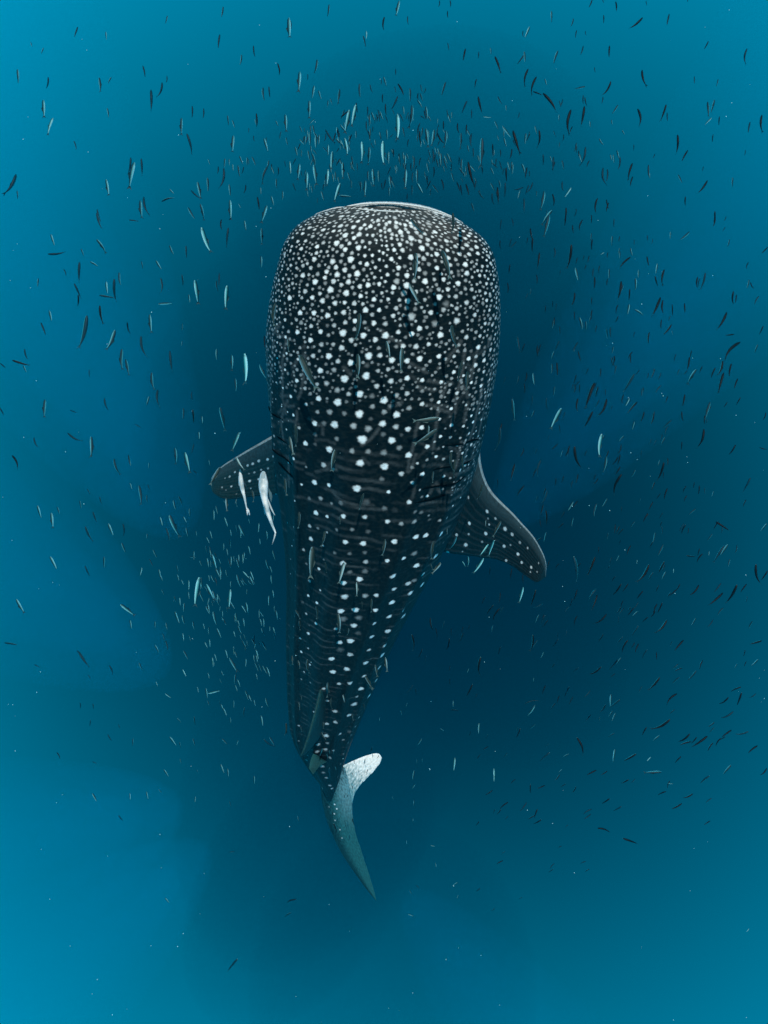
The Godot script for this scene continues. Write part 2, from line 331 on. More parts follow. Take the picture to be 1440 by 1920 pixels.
func spots_of_the_back() -> void:
	dots([18, 1994, 8, 6, 23, 2271, 13, 6, 23, 2063, 14, 5, 23, 1934, 9, 6, 23, 1321, 9, 5, 27, 2385, 10, 5, 27, 1074, 12, 4, 27, 2909, 7, 5, 31, 1464, 13, 6, 31, 1568, 12, 6, 31, 1821, 9, 7, 35, 2053, 10, 7, 35, 2147, 9, 6, 35, 3245, 8, 5, 39, 2256, 14, 7, 39, 1296, 10, 7])
	dots([39, 2652, 9, 6, 39, 1044, 7, 7, 39, 935, 9, 5, 39, 1113, 6, 6, 44, 1643, 13, 7, 44, 1717, 9, 7, 44, 866, 8, 7, 44, 1588, 7, 7, 48, 1455, 13, 8, 48, 1529, 11, 8, 48, 1267, 11, 8, 48, 980, 16, 5, 48, 742, 10, 7, 48, 2033, 10, 6, 48, 2775, 7, 6, 52, 1895, 12, 8])
	dots([52, 1410, 10, 7, 52, 1687, 9, 6, 56, 1558, 12, 8, 56, 1351, 12, 8, 60, 1276, 13, 7, 60, 1623, 10, 7, 60, 881, 10, 7, 60, 742, 9, 7, 60, 1014, 10, 5, 60, 2261, 9, 5, 60, 2073, 9, 5, 65, 1464, 14, 7, 65, 1781, 11, 8, 65, 2840, 9, 7, 69, 1707, 13, 9, 69, 436, 10, 8])
	dots([69, 1242, 11, 7, 69, 2305, 10, 7, 73, 1568, 11, 7, 73, 1361, 11, 7, 73, 584, 10, 7, 73, 2004, 10, 6, 73, 891, 7, 7, 73, 1089, 8, 6, 73, 2429, 9, 4, 77, 2083, 14, 8, 77, 1900, 14, 8, 77, 1652, 8, 6, 77, 3216, 8, 5, 77, 2607, 7, 5, 81, 990, 13, 9, 81, 1806, 13, 8])
	dots([81, 1529, 12, 8, 81, 426, 10, 8, 81, 2172, 9, 7, 81, 1741, 9, 7, 81, 3023, 7, 5, 86, 1425, 15, 9, 86, 1242, 13, 7, 86, 1598, 10, 8, 86, 1341, 11, 7, 86, 841, 8, 8, 86, 1034, 7, 6, 90, 1148, 12, 7, 90, 1563, 9, 7, 90, 905, 7, 7, 90, 2459, 8, 6, 94, 302, 11, 7])
	dots([98, 628, 12, 8, 98, 1509, 11, 7, 98, 2048, 10, 7, 98, 1014, 6, 6, 98, 2498, 7, 4, 102, 2286, 13, 8, 102, 2572, 13, 7, 102, 2122, 11, 8, 102, 426, 11, 8, 102, 1212, 13, 6, 102, 1415, 10, 7, 102, 1469, 9, 7, 102, 1069, 9, 7, 102, 1875, 9, 6, 107, 1796, 16, 8, 107, 1657, 11, 7])
	dots([107, 1712, 9, 8, 107, 742, 12, 6, 107, 1593, 9, 7, 107, 3008, 9, 6, 111, 1326, 18, 8, 111, 564, 12, 7, 111, 257, 9, 7, 111, 1558, 9, 7, 111, 2681, 8, 4, 111, 2177, 7, 4, 115, 1944, 16, 9, 115, 1143, 14, 7, 115, 1514, 10, 8, 115, 995, 10, 5, 119, 910, 13, 8, 119, 1464, 9, 7])
	dots([119, 1420, 9, 7, 119, 1286, 8, 6, 119, 673, 8, 6, 119, 2038, 9, 5, 119, 2320, 10, 4, 123, 1835, 13, 9, 123, 1242, 12, 7, 123, 846, 9, 6, 123, 475, 8, 5, 128, 1375, 10, 7, 128, 386, 9, 7, 128, 1618, 7, 8, 128, 223, 8, 7, 128, 1549, 7, 7, 128, 1578, 6, 7, 128, 2874, 8, 5])
	dots([132, 2597, 11, 8, 132, 1074, 11, 8, 132, 1974, 10, 5, 132, 2107, 9, 5, 132, 2459, 8, 5, 132, 2187, 10, 4, 136, 1741, 12, 7, 136, 1168, 12, 7, 136, 2370, 12, 6, 136, 1336, 11, 6, 136, 2746, 9, 6, 136, 1905, 10, 5, 136, 925, 9, 4, 140, 1445, 13, 8, 140, 633, 14, 7, 140, 1672, 11, 7])
	dots([140, 1618, 6, 7, 144, 826, 12, 7, 144, 1509, 9, 7, 144, 1009, 10, 6, 144, 1796, 9, 6, 149, 1865, 12, 8, 149, 1549, 9, 9, 149, 1578, 7, 8, 153, 1237, 17, 9, 153, 2004, 17, 9, 153, 460, 13, 8, 153, 727, 11, 6, 153, 1133, 12, 5, 153, 2093, 8, 5, 153, 3037, 7, 5, 157, 2167, 12, 6])
	dots([157, 1074, 8, 4, 161, 955, 11, 8, 161, 2444, 11, 7, 161, 1707, 9, 8, 161, 589, 12, 6, 161, 2785, 10, 6, 165, 1766, 16, 9, 165, 1494, 12, 9, 165, 1939, 14, 7, 165, 1425, 14, 7, 165, 1539, 8, 8, 165, 2355, 8, 4, 170, 2587, 11, 7, 170, 1667, 7, 7, 170, 886, 9, 5, 174, 1593, 8, 8])
	dots([174, 2968, 7, 5, 178, 1890, 14, 9, 178, 1093, 14, 9, 178, 2226, 13, 9, 178, 812, 13, 8, 178, 1192, 11, 7, 178, 2033, 7, 3, 182, 505, 12, 8, 182, 668, 12, 8, 182, 1568, 10, 9, 182, 262, 7, 7, 182, 376, 6, 7, 182, 1474, 6, 7, 186, 1281, 12, 6, 191, 1816, 12, 6, 191, 1544, 7, 7])
	dots([191, 1969, 10, 5, 191, 742, 10, 5, 191, 139, 6, 7, 191, 2315, 8, 5, 195, 1356, 16, 9, 195, 970, 12, 8, 195, 1638, 10, 9, 195, 2078, 10, 6, 195, 2553, 8, 5, 199, 2449, 12, 8, 199, 1237, 14, 7, 199, 1697, 11, 8, 199, 1450, 10, 8, 199, 2662, 9, 7, 203, 1905, 12, 6, 203, 886, 11, 6])
	dots([203, 445, 7, 6, 207, 1514, 13, 9, 207, 2201, 12, 7, 207, 1123, 10, 5, 212, 1588, 10, 8, 212, 1054, 9, 6, 212, 272, 7, 7, 212, 574, 8, 5, 212, 1999, 9, 4, 212, 2295, 6, 6, 216, 1563, 7, 6, 220, 1816, 19, 9, 220, 371, 8, 8, 220, 683, 7, 6, 220, 2098, 9, 4, 220, 1494, 7, 5])
	dots([220, 2840, 7, 5, 224, 1192, 12, 5, 224, 2741, 6, 5, 224, 1361, 9, 3, 224, 1252, 9, 3, 228, 772, 15, 9, 228, 965, 12, 7, 228, 1628, 7, 7, 228, 2365, 8, 5, 228, 2548, 8, 5, 233, 1727, 11, 7, 233, 1905, 12, 5, 233, 159, 7, 7, 237, 1989, 17, 8, 237, 1672, 14, 9, 237, 2206, 15, 8])
	dots([237, 1410, 12, 4, 241, 1113, 13, 9, 241, 1544, 10, 8, 241, 648, 9, 5, 241, 2107, 8, 3, 245, 1459, 14, 9, 245, 500, 10, 7, 245, 2429, 9, 7, 245, 1860, 10, 4, 245, 2676, 7, 4, 249, 1286, 13, 8, 249, 1608, 10, 8, 249, 386, 9, 6, 249, 253, 7, 7, 249, 20, 5, 7, 249, 2295, 8, 3])
	dots([249, 1039, 8, 3, 254, 1781, 13, 6, 254, 2884, 5, 4, 258, 1643, 6, 6, 258, 876, 10, 3, 262, 1944, 14, 8, 262, 960, 11, 6, 262, 2132, 12, 5, 262, 1578, 8, 7, 262, 1692, 11, 5, 262, 2602, 9, 4, 266, 2018, 11, 6, 266, 1232, 14, 4, 266, 530, 8, 6, 266, 1143, 7, 4, 270, 1855, 15, 8])
	dots([270, 767, 15, 8, 270, 426, 7, 7, 270, 2459, 9, 4, 270, 2790, 7, 4, 270, 1079, 8, 3, 275, 2340, 12, 6, 275, 1464, 11, 6, 275, 876, 11, 3, 279, 1390, 15, 9, 279, 1534, 11, 8, 279, 2226, 12, 7, 279, 129, 5, 7, 283, 1741, 18, 9, 283, 253, 6, 7, 287, 2033, 14, 8, 287, 574, 10, 8])
	dots([287, 2548, 10, 7, 291, 1662, 9, 6, 291, 698, 9, 6, 291, 480, 7, 7, 291, 2642, 7, 4, 295, 1920, 17, 8, 295, 1049, 13, 8, 295, 1806, 12, 7, 295, 1608, 10, 7, 295, 1143, 11, 6, 295, 1568, 8, 7, 295, 332, 7, 7, 295, 2409, 9, 4, 304, 1232, 17, 9, 304, 1331, 12, 6, 304, 2127, 13, 5])
	dots([304, 792, 11, 5, 304, 2751, 9, 6, 308, 1469, 17, 6, 308, 1647, 8, 6, 308, 1741, 9, 5, 308, 218, 5, 7, 312, 1544, 9, 8, 312, 411, 8, 7, 312, 1682, 9, 6, 312, 2859, 7, 4, 316, 891, 15, 9, 316, 2038, 13, 8, 321, 2310, 15, 8, 321, 579, 9, 5, 325, 1390, 18, 9, 325, 1806, 16, 8])
	dots([325, 1578, 13, 9, 325, 262, 8, 7, 325, 1608, 9, 5, 329, 1944, 15, 8, 329, 2419, 8, 4, 329, 3072, 5, 4, 333, 1647, 15, 9, 333, 465, 10, 7, 333, 2216, 10, 3, 337, 1489, 15, 9, 337, 1553, 7, 4, 337, 2909, 6, 5, 337, 812, 9, 3, 337, 2755, 7, 4, 342, 2137, 17, 9, 342, 1707, 14, 8])
	dots([342, 1009, 13, 8, 342, 1865, 13, 7, 342, 1103, 12, 6, 342, 2023, 12, 4, 342, 332, 7, 6, 342, 549, 7, 3, 346, 1262, 11, 4, 346, 1182, 12, 3, 346, 915, 10, 3, 350, 722, 12, 6, 350, 1766, 11, 6, 350, 2315, 11, 3, 350, 159, 6, 6, 354, 1311, 12, 7, 354, 2538, 8, 3, 358, 460, 7, 4])
	dots([363, 1410, 17, 6, 363, 1494, 10, 7, 363, 2221, 10, 6, 363, 604, 10, 6, 363, 2637, 9, 7, 363, 1608, 9, 6, 367, 1558, 10, 7, 367, 2073, 11, 4, 371, 1959, 19, 9, 371, 2434, 11, 6, 371, 1652, 9, 6, 371, 1870, 10, 4, 371, 149, 5, 6, 371, 797, 8, 3, 371, 1009, 10, 2, 379, 1811, 18, 9])
	dots([379, 1098, 17, 9, 379, 925, 13, 6, 379, 505, 10, 7, 379, 1741, 11, 5, 379, 317, 8, 7, 379, 2147, 9, 5, 379, 1197, 8, 3, 384, 2934, 7, 7, 384, 1549, 7, 4, 388, 1692, 13, 9, 388, 416, 8, 6, 388, 589, 7, 5, 392, 693, 11, 6, 392, 1232, 11, 6, 392, 1301, 8, 4, 396, 2231, 14, 7])
	dots([396, 1519, 11, 8, 396, 2058, 12, 7, 396, 1440, 11, 7, 396, 2523, 9, 4, 396, 188, 6, 6, 396, 1880, 11, 3, 400, 1375, 16, 9, 400, 1598, 13, 9, 405, 1558, 10, 6, 405, 1979, 12, 4, 413, 797, 14, 7, 413, 1029, 19, 3, 413, 1138, 11, 5, 417, 490, 10, 8, 417, 2854, 5, 4, 421, 2132, 14, 8])
	dots([426, 1732, 14, 8, 426, 1811, 12, 8, 426, 1667, 11, 7, 426, 238, 7, 7, 426, 381, 8, 6, 430, 2018, 16, 8, 430, 1257, 9, 6, 430, 1613, 7, 4, 434, 1895, 15, 8, 434, 1380, 14, 5, 434, 1524, 9, 5, 434, 663, 9, 3, 438, 1459, 13, 7, 438, 915, 13, 6, 438, 1311, 12, 4, 442, 1054, 14, 6])
	dots([447, 2429, 15, 9, 451, 1563, 13, 9, 451, 2741, 7, 6, 455, 1643, 16, 9, 455, 1173, 14, 8, 455, 802, 7, 3, 468, 1717, 10, 7, 472, 436, 9, 7, 476, 1336, 22, 6, 476, 1806, 15, 8, 476, 1474, 13, 8, 476, 1598, 12, 6, 476, 253, 7, 7, 480, 688, 12, 7, 480, 2004, 10, 5, 480, 2637, 6, 3])
	dots([484, 1875, 10, 7, 484, 1756, 8, 3, 489, 3023, 6, 5, 497, 2083, 15, 9, 497, 1227, 10, 4, 501, 1944, 16, 9, 501, 910, 18, 7, 505, 2162, 9, 3, 510, 2241, 15, 9, 510, 1128, 19, 4, 510, 619, 9, 3, 514, 1707, 14, 9, 518, 1583, 15, 9, 518, 1519, 14, 6, 518, 1638, 12, 5, 518, 1375, 13, 4])
	dots([518, 1326, 11, 2, 522, 2558, 9, 6, 526, 1781, 13, 7, 531, 2365, 10, 3, 535, 1262, 15, 9, 535, 520, 10, 7, 535, 2018, 10, 3, 547, 1870, 13, 6, 547, 1558, 8, 5, 547, 1618, 12, 2, 552, 1929, 11, 3, 556, 1425, 13, 8, 556, 1702, 12, 6, 556, 371, 9, 7, 560, 2206, 13, 5, 564, 1321, 15, 9])
	dots([564, 1168, 10, 4, 568, 1069, 17, 9, 568, 2088, 12, 8, 568, 2434, 10, 8, 577, 1509, 19, 9, 577, 2325, 9, 5, 581, 1786, 20, 9, 581, 1366, 10, 4, 581, 1237, 10, 2, 585, 1633, 17, 9, 589, 1984, 14, 9, 589, 787, 13, 7, 594, 599, 10, 7, 602, 1563, 16, 8, 602, 1905, 11, 5, 602, 475, 8, 5])
	dots([610, 2568, 7, 7, 615, 2231, 14, 9, 615, 1712, 15, 7, 615, 1168, 12, 8, 615, 277, 8, 7, 615, 1004, 10, 5, 619, 1098, 9, 6, 627, 1375, 14, 8, 627, 1272, 15, 7, 631, 1425, 12, 4, 636, 2142, 10, 5, 644, 2068, 15, 9, 648, 1850, 12, 6, 652, 609, 14, 8, 652, 1217, 9, 2, 657, 1954, 14, 6])
	dots([661, 1776, 16, 8, 661, 2380, 10, 8, 665, 708, 10, 3, 669, 1286, 10, 3, 669, 2281, 7, 2, 678, 1059, 13, 9, 682, 1524, 14, 8, 682, 905, 10, 7, 682, 2038, 10, 2, 686, 376, 11, 7, 686, 495, 8, 4, 690, 1583, 21, 9, 690, 1227, 16, 9, 690, 2127, 19, 1, 699, 628, 11, 6, 699, 2632, 4, 6])
	dots([703, 1440, 17, 9, 703, 1326, 15, 9, 703, 727, 12, 9, 703, 1133, 10, 6, 711, 2508, 7, 8, 715, 1870, 18, 9, 728, 2014, 14, 7, 728, 2236, 7, 5, 732, 485, 12, 8, 736, 1687, 18, 9, 736, 1786, 14, 7, 736, 2088, 9, 1, 741, 1583, 17, 2, 741, 1044, 11, 2, 745, 619, 13, 8, 745, 1178, 13, 3])
	dots([749, 2755, 4, 6, 753, 1455, 12, 7, 753, 2330, 8, 9, 766, 881, 11, 9, 766, 1519, 12, 6, 766, 2172, 9, 8, 778, 282, 7, 7, 778, 1093, 8, 5, 783, 554, 6, 4, 787, 1806, 15, 5, 787, 628, 6, 4, 791, 762, 8, 9, 795, 1301, 15, 9, 795, 460, 10, 7, 795, 2310, 9, 2, 799, 1578, 22, 9])
	dots([804, 1924, 17, 9, 804, 1173, 12, 9, 804, 2474, 6, 8, 816, 1420, 16, 7, 816, 995, 11, 9, 820, 386, 7, 4, 820, 2617, 4, 7, 829, 1712, 22, 9, 829, 2167, 11, 5, 837, 638, 9, 9, 837, 569, 7, 4, 850, 1509, 15, 7, 854, 2325, 8, 9, 858, 292, 7, 8, 862, 1153, 12, 4, 862, 891, 7, 5])
	dots([866, 980, 11, 4, 871, 1850, 16, 6, 871, 465, 11, 8, 871, 574, 6, 4, 879, 1276, 14, 7, 883, 797, 11, 8, 887, 1934, 12, 6, 887, 708, 8, 3, 892, 1356, 15, 5, 896, 2152, 13, 9, 900, 1751, 17, 5, 904, 1593, 21, 9, 904, 628, 8, 5, 908, 1524, 16, 3, 908, 2335, 7, 2, 913, 1662, 14, 6])
	dots([921, 347, 8, 6, 921, 421, 8, 3, 925, 1440, 21, 9, 925, 975, 10, 9, 925, 2612, 4, 7, 925, 896, 6, 4, 929, 2048, 12, 6, 934, 1128, 13, 8, 934, 544, 11, 3, 938, 2261, 7, 6, 942, 1316, 14, 2, 955, 1380, 17, 3, 955, 238, 7, 6, 959, 1232, 15, 5, 959, 643, 8, 7, 959, 1034, 8, 5])
	dots([963, 2464, 6, 8, 963, 2147, 8, 3, 967, 821, 10, 9, 967, 1509, 15, 5, 971, 1732, 23, 9, 971, 1900, 17, 9, 971, 2701, 3, 6, 976, 2340, 7, 9, 976, 950, 12, 2, 980, 1821, 10, 2, 988, 579, 6, 5, 992, 1420, 16, 5, 1001, 1321, 20, 9, 1009, 2211, 11, 9, 1009, 1959, 12, 2, 1013, 812, 9, 2])
	dots([1018, 1573, 25, 9, 1022, 925, 9, 9, 1022, 218, 7, 7, 1026, 2018, 11, 7, 1026, 2602, 4, 5, 1030, 530, 8, 9, 1030, 1667, 15, 4, 1030, 2602, 4, 6, 1034, 376, 8, 7, 1039, 1786, 18, 5, 1039, 1504, 14, 2, 1055, 1895, 13, 5, 1060, 1415, 20, 8, 1064, 772, 11, 9, 1064, 2088, 8, 3, 1068, 1084, 14, 9])
	dots([1072, 1306, 17, 6, 1076, 465, 9, 9, 1076, 2469, 4, 7, 1081, 1202, 16, 8, 1081, 619, 9, 8, 1081, 836, 7, 4, 1089, 282, 9, 7, 1089, 2350, 5, 7, 1093, 1593, 19, 6, 1097, 1509, 20, 5, 1102, 2355, 5, 9, 1102, 708, 7, 2, 1110, 1732, 23, 9, 1118, 2152, 10, 9, 1118, 1826, 17, 3, 1118, 2251, 6, 7])
	dots([1118, 1247, 11, 2, 1123, 1395, 16, 3, 1127, 871, 10, 9, 1131, 1915, 17, 9, 1139, 505, 9, 7, 1139, 752, 9, 6, 1148, 351, 7, 6, 1152, 628, 8, 6, 1156, 1321, 21, 9, 1156, 925, 8, 6, 1165, 1534, 26, 9, 1165, 149, 6, 6, 1173, 2236, 6, 4, 1181, 999, 14, 9, 1186, 2073, 11, 6, 1194, 1702, 15, 4])
	dots([1194, 812, 7, 6, 1198, 1247, 17, 4, 1198, 643, 9, 4, 1202, 1905, 15, 3, 1202, 2340, 5, 5, 1202, 861, 11, 2, 1211, 574, 7, 2, 1219, 2424, 3, 6, 1228, 391, 10, 8, 1228, 920, 9, 2, 1232, 698, 8, 6, 1236, 1370, 20, 4, 1236, 1489, 17, 4, 1240, 1153, 19, 9, 1240, 2276, 7, 8, 1244, 1583, 18, 5])
	dots([1249, 624, 7, 2, 1253, 871, 10, 9, 1253, 559, 9, 8, 1265, 975, 10, 5, 1265, 282, 6, 7, 1265, 1900, 13, 2, 1274, 1761, 21, 9, 1274, 777, 10, 5, 1278, 2004, 16, 9, 1286, 1064, 9, 7, 1286, 2192, 5, 6, 1295, 436, 7, 6, 1295, 653, 7, 5, 1299, 999, 15, 1, 1312, 1529, 22, 9, 1316, 1103, 13, 4])
	dots([1324, 1346, 23, 9, 1337, 2370, 5, 7, 1354, 995, 14, 9, 1358, 421, 7, 7, 1362, 1187, 16, 7, 1370, 520, 10, 8, 1370, 332, 6, 8, 1370, 2286, 3, 4, 1379, 188, 5, 6, 1387, 1806, 18, 6, 1391, 718, 10, 7, 1396, 1712, 12, 5, 1404, 2132, 11, 9, 1408, 1351, 17, 3, 1408, 638, 8, 5, 1412, 1074, 12, 8])
	dots([1412, 2429, 3, 5, 1437, 1994, 9, 4, 1437, 445, 5, 4, 1458, 985, 8, 6, 1471, 2266, 5, 8, 1479, 1529, 23, 9, 1479, 693, 9, 4, 1488, 1272, 12, 9, 1513, 1741, 14, 9, 1513, 866, 10, 9, 1513, 935, 10, 3, 1526, 1895, 18, 9, 1526, 574, 7, 3, 1542, 1064, 16, 8, 1572, 2043, 9, 8, 1572, 1450, 26, 2])
	dots([1584, 2167, 11, 2, 1601, 1618, 18, 3, 1605, 297, 6, 9, 1605, 1281, 18, 3, 1610, 975, 13, 3, 1610, 1182, 21, 1, 1610, 2464, 3, 6, 1626, 1821, 16, 5, 1626, 886, 14, 3, 1635, 431, 7, 8, 1635, 1702, 11, 4, 1656, 1954, 14, 3, 1656, 777, 8, 4, 1677, 1440, 16, 7, 1685, 945, 16, 5, 1689, 1588, 17, 9])
	dots([1689, 747, 11, 2, 1694, 1222, 16, 8, 1698, 1084, 16, 5, 1702, 619, 11, 5, 1710, 485, 10, 5, 1710, 2127, 7, 7, 1719, 1756, 4, 0, 1740, 1737, 12, 9, 1744, 1865, 18, 9, 1773, 1519, 14, 4, 1782, 1385, 17, 2, 1803, 1623, 13, 3, 1807, 851, 18, 9, 1807, 722, 17, 9, 1832, 1098, 19, 9, 1832, 475, 18, 9])
	dots([1841, 2597, 5, 9, 1853, 1830, 12, 3, 1857, 1722, 9, 5, 1862, 1939, 14, 6, 1874, 1405, 19, 9, 1874, 1549, 17, 9, 1941, 787, 19, 4, 1941, 2206, 7, 9, 1941, 1370, 15, 3, 1946, 287, 10, 2, 1958, 1915, 17, 8, 1958, 1504, 14, 3, 1967, 915, 14, 8, 1967, 2404, 5, 7, 1971, 1751, 9, 6, 1979, 1613, 13, 3])
	dots([1983, 1108, 15, 9, 2013, 1336, 17, 6, 2042, 1539, 19, 9, 2046, 332, 20, 8, 2050, 678, 19, 9, 2050, 2221, 5, 6, 2071, 2018, 12, 5, 2076, 1727, 9, 3, 2088, 1316, 20, 3, 2105, 975, 20, 8, 2109, 1469, 17, 3, 2122, 2300, 6, 9, 2160, 1351, 21, 9, 2160, 1865, 6, 6, 2168, 1781, 12, 8, 2172, 441, 15, 7])
	dots([2176, 1974, 11, 3, 2181, 614, 17, 4, 2202, 1504, 19, 9, 2206, 678, 19, 7, 2235, 866, 16, 7, 2260, 2389, 5, 8, 2277, 1093, 17, 8, 2294, 1227, 20, 5, 2294, 2167, 5, 5, 2298, 569, 20, 8, 2307, 1910, 13, 5, 2315, 272, 20, 8, 2323, 1464, 23, 8, 2340, 1732, 9, 7, 2365, 802, 20, 9, 2399, 2424, 5, 7])
	dots([2407, 1034, 17, 9, 2433, 1296, 23, 9, 2433, 2201, 5, 7, 2441, 1915, 12, 8, 2458, 1469, 22, 9, 2466, 1761, 12, 9, 2479, 515, 18, 7, 2504, 1217, 24, 3, 2512, 732, 18, 8, 2529, 2009, 14, 2, 2533, 1420, 27, 3, 2546, 965, 15, 7, 2571, 2197, 6, 7, 2584, 1252, 22, 8, 2592, 356, 21, 7, 2617, 1929, 11, 6])
	dots([2634, 1479, 14, 6, 2655, 1153, 21, 2, 2659, 1732, 13, 8, 2668, 638, 21, 8, 2697, 901, 17, 8, 2710, 1845, 10, 2, 2722, 2197, 6, 7, 2743, 1227, 24, 9, 2773, 1380, 20, 8, 2794, 1845, 14, 8, 2827, 554, 18, 7, 2840, 2246, 6, 6, 2848, 836, 15, 7, 2848, 1341, 28, 2, 2886, 1158, 21, 7, 2890, 2004, 10, 7])
	dots([2945, 1811, 9, 6, 2949, 2216, 6, 7, 2957, 1435, 21, 9, 2987, 411, 22, 8, 2999, 787, 19, 8, 3025, 1959, 12, 8, 3050, 1138, 22, 8, 3079, 2206, 4, 5, 3104, 1370, 22, 9, 3108, 1746, 10, 8, 3159, 287, 18, 7, 3163, 708, 16, 7, 3167, 2004, 9, 4, 3201, 1009, 19, 7, 3226, 1870, 9, 6, 3234, 1217, 16, 7])
	dots([3243, 2226, 6, 5, 3306, 1707, 9, 4, 3310, 1479, 15, 7, 3318, 688, 21, 8, 3331, 1939, 9, 5, 3352, 159, 18, 7, 3415, 722, 13, 5, 3465, 1385, 14, 6, 3474, 2246, 6, 4, 3512, 732, 23, 7, 3524, 203, 20, 7, 3587, 1182, 20, 7, 3621, 1583, 12, 7, 3654, 777, 18, 7, 3730, 1123, 19, 7, 3763, 327, 11, 5])
	dots([3772, 1321, 17, 7, 3856, 1539, 11, 4, 3885, 327, 10, 4, 3889, 624, 20, 2, 3894, 2340, 10, 3, 3894, 2206, 8, 3, 3902, 905, 14, 6, 3923, 1524, 15, 5, 3931, 2023, 11, 5, 3936, 1291, 22, 7, 3990, 391, 11, 3, 4003, 718, 12, 4, 4036, 1222, 15, 4, 4062, 1464, 17, 6, 4091, 455, 17, 4, 4116, 1009, 12, 5])
	dots([4129, 1252, 18, 6, 4133, 2053, 8, 4, 4162, 1479, 18, 6, 4204, 544, 18, 3, 4204, 2572, 9, 3, 4234, 1084, 17, 5, 4297, 1816, 10, 4, 4360, 510, 21, 5, 4381, 1969, 10, 5, 4389, 1366, 19, 5, 4490, 1356, 16, 4, 4578, 1247, 16, 5, 4612, 480, 10, 4, 4721, 1143, 15, 6, 4788, 970, 12, 7])


func skin_texture() -> ImageTexture:
	skin.resize(SKIN_W * SKIN_H)
	skin.fill(0.0)
	rng.seed = 11
	var wave := FastNoiseLite.new()
	wave.seed = 5
	wave.frequency = 1.0
	# faint bars across the back between the rows of spots, faint lines along it further forward
	var s := 1.30
	while s < 4.3:
		var phi := -0.35
		while phi < PI + 0.35:
			var gate := wave.get_noise_2d(phi * 1.9, s * 9.0) + 0.25 * sin(phi * 5.0)
			if gate > 0.0:
				stamp(s + 0.03 * wave.get_noise_2d(phi * 1.1 + 7.0, s * 2.0) - 0.05 * sin(phi), phi, lerpf(0.017, 0.0105, smoothstep(1.4, 2.6, s)), clampf(0.006 + 0.085 * gate, 0.0, 0.046), 1.0)
			phi += 0.012 / round_scale(s, phi)
		s += 0.052 + 0.012 * rng.randf()
	for k in [0.28, 0.45, 0.62, 0.78, 0.95, 1.12, 2.1, 2.35, 2.6, 2.78, 2.95]:
		s = 0.62 + 0.2 * rng.randf()
		while s < 1.35:
			if wave.get_noise_2d(k * 9.0, s * 3.0) > -0.15:
				stamp(s, k + 0.05 * wave.get_noise_2d(s * 2.0, k * 5.0), 0.013, 0.055, 1.0)
			s += 0.011
	# short worm-like strokes between the big spots of the shoulders
	for k in 60:
		s = rng.randf_range(0.55, 1.6)
		var phi := rng.randf_range(0.3, PI - 0.3)
		var turn := rng.randf() * TAU
		var sc := round_scale(s, phi)
		var faint := rng.randf_range(0.02, 0.06)
		for n in rng.randi_range(6, 15):
			stamp(s, phi, 0.014, faint, 1.0)
			s += 0.010 * cos(turn)
			phi += 0.010 * sin(turn) / sc
			turn += rng.randf_range(-0.16, 0.16)
	spots_of_the_back()
	# the small spots that fill the head and the flanks
	for k in 9000:
		s = 0.004 + 0.97 * pow(rng.randf(), 1.6)
		var phi := rng.randf_range(-0.9, PI + 0.9)
		var r := lerpf(0.0074, 0.0100, s) * rng.randf_range(0.7, 1.25)
		if bare(s, phi, r * 1.75):
			stamp(s, phi, r, rng.randf_range(0.3, 0.72) * (1.0 - 0.6 * s), 0.55)
	for k in 1300:
		s = rng.randf_range(0.5, 1.55)
		var side := rng.randf_range(-0.9, 0.62)
		var phi := side if rng.randf() < 0.5 else PI - side
		var r := rng.randf_range(0.006, 0.011)
		if bare(s, phi, r * 2.0):
			stamp(s, phi, r, rng.randf_range(0.12, 0.42), 0.8)
	# pixels
	var mottle := FastNoiseLite.new()
	mottle.seed = 21
	mottle.frequency = 0.09
	mottle.fractal_octaves = 4
	var cloud: PackedByteArray = mottle.get_image(SKIN_W, SKIN_H).get_data()
	var ramp := PackedByteArray()
	for k in 256:
		var t := k / 255.0
		for c in [[0.0012, 0.77], [0.0062, 0.86], [0.0078, 0.89]]:
			ramp.append(int(clampf(Color(lerpf(c[0], c[1], t), 0, 0).linear_to_srgb().r, 0, 1) * 255.0 + 0.5))
	var bytes := PackedByteArray()
	bytes.resize(SKIN_W * SKIN_H * 3)
	var at := 0
	for k in SKIN_W * SKIN_H:
		var grain := (cloud[k] - 128) / 128.0
		var v: float = skin[k] * (1.0 + 0.35 * grain) + 0.003 + 0.010 * grain
		if k < 300 * SKIN_W:
			v += 0.05 * (1.0 - k / (300.0 * SKIN_W))  # snout paler: greyish skin, plus its pale lit haze painted in
		var q := clampi(int(v * 255.0), 0, 255) * 3
		bytes[at] = ramp[q]
		bytes[at + 1] = ramp[q + 1]
		bytes[at + 2] = ramp[q + 2]
		at += 3
	skin.clear()
	return ImageTexture.create_from_image(Image.create_from_data(SKIN_W, SKIN_H, false, Image.FORMAT_RGB8, bytes))


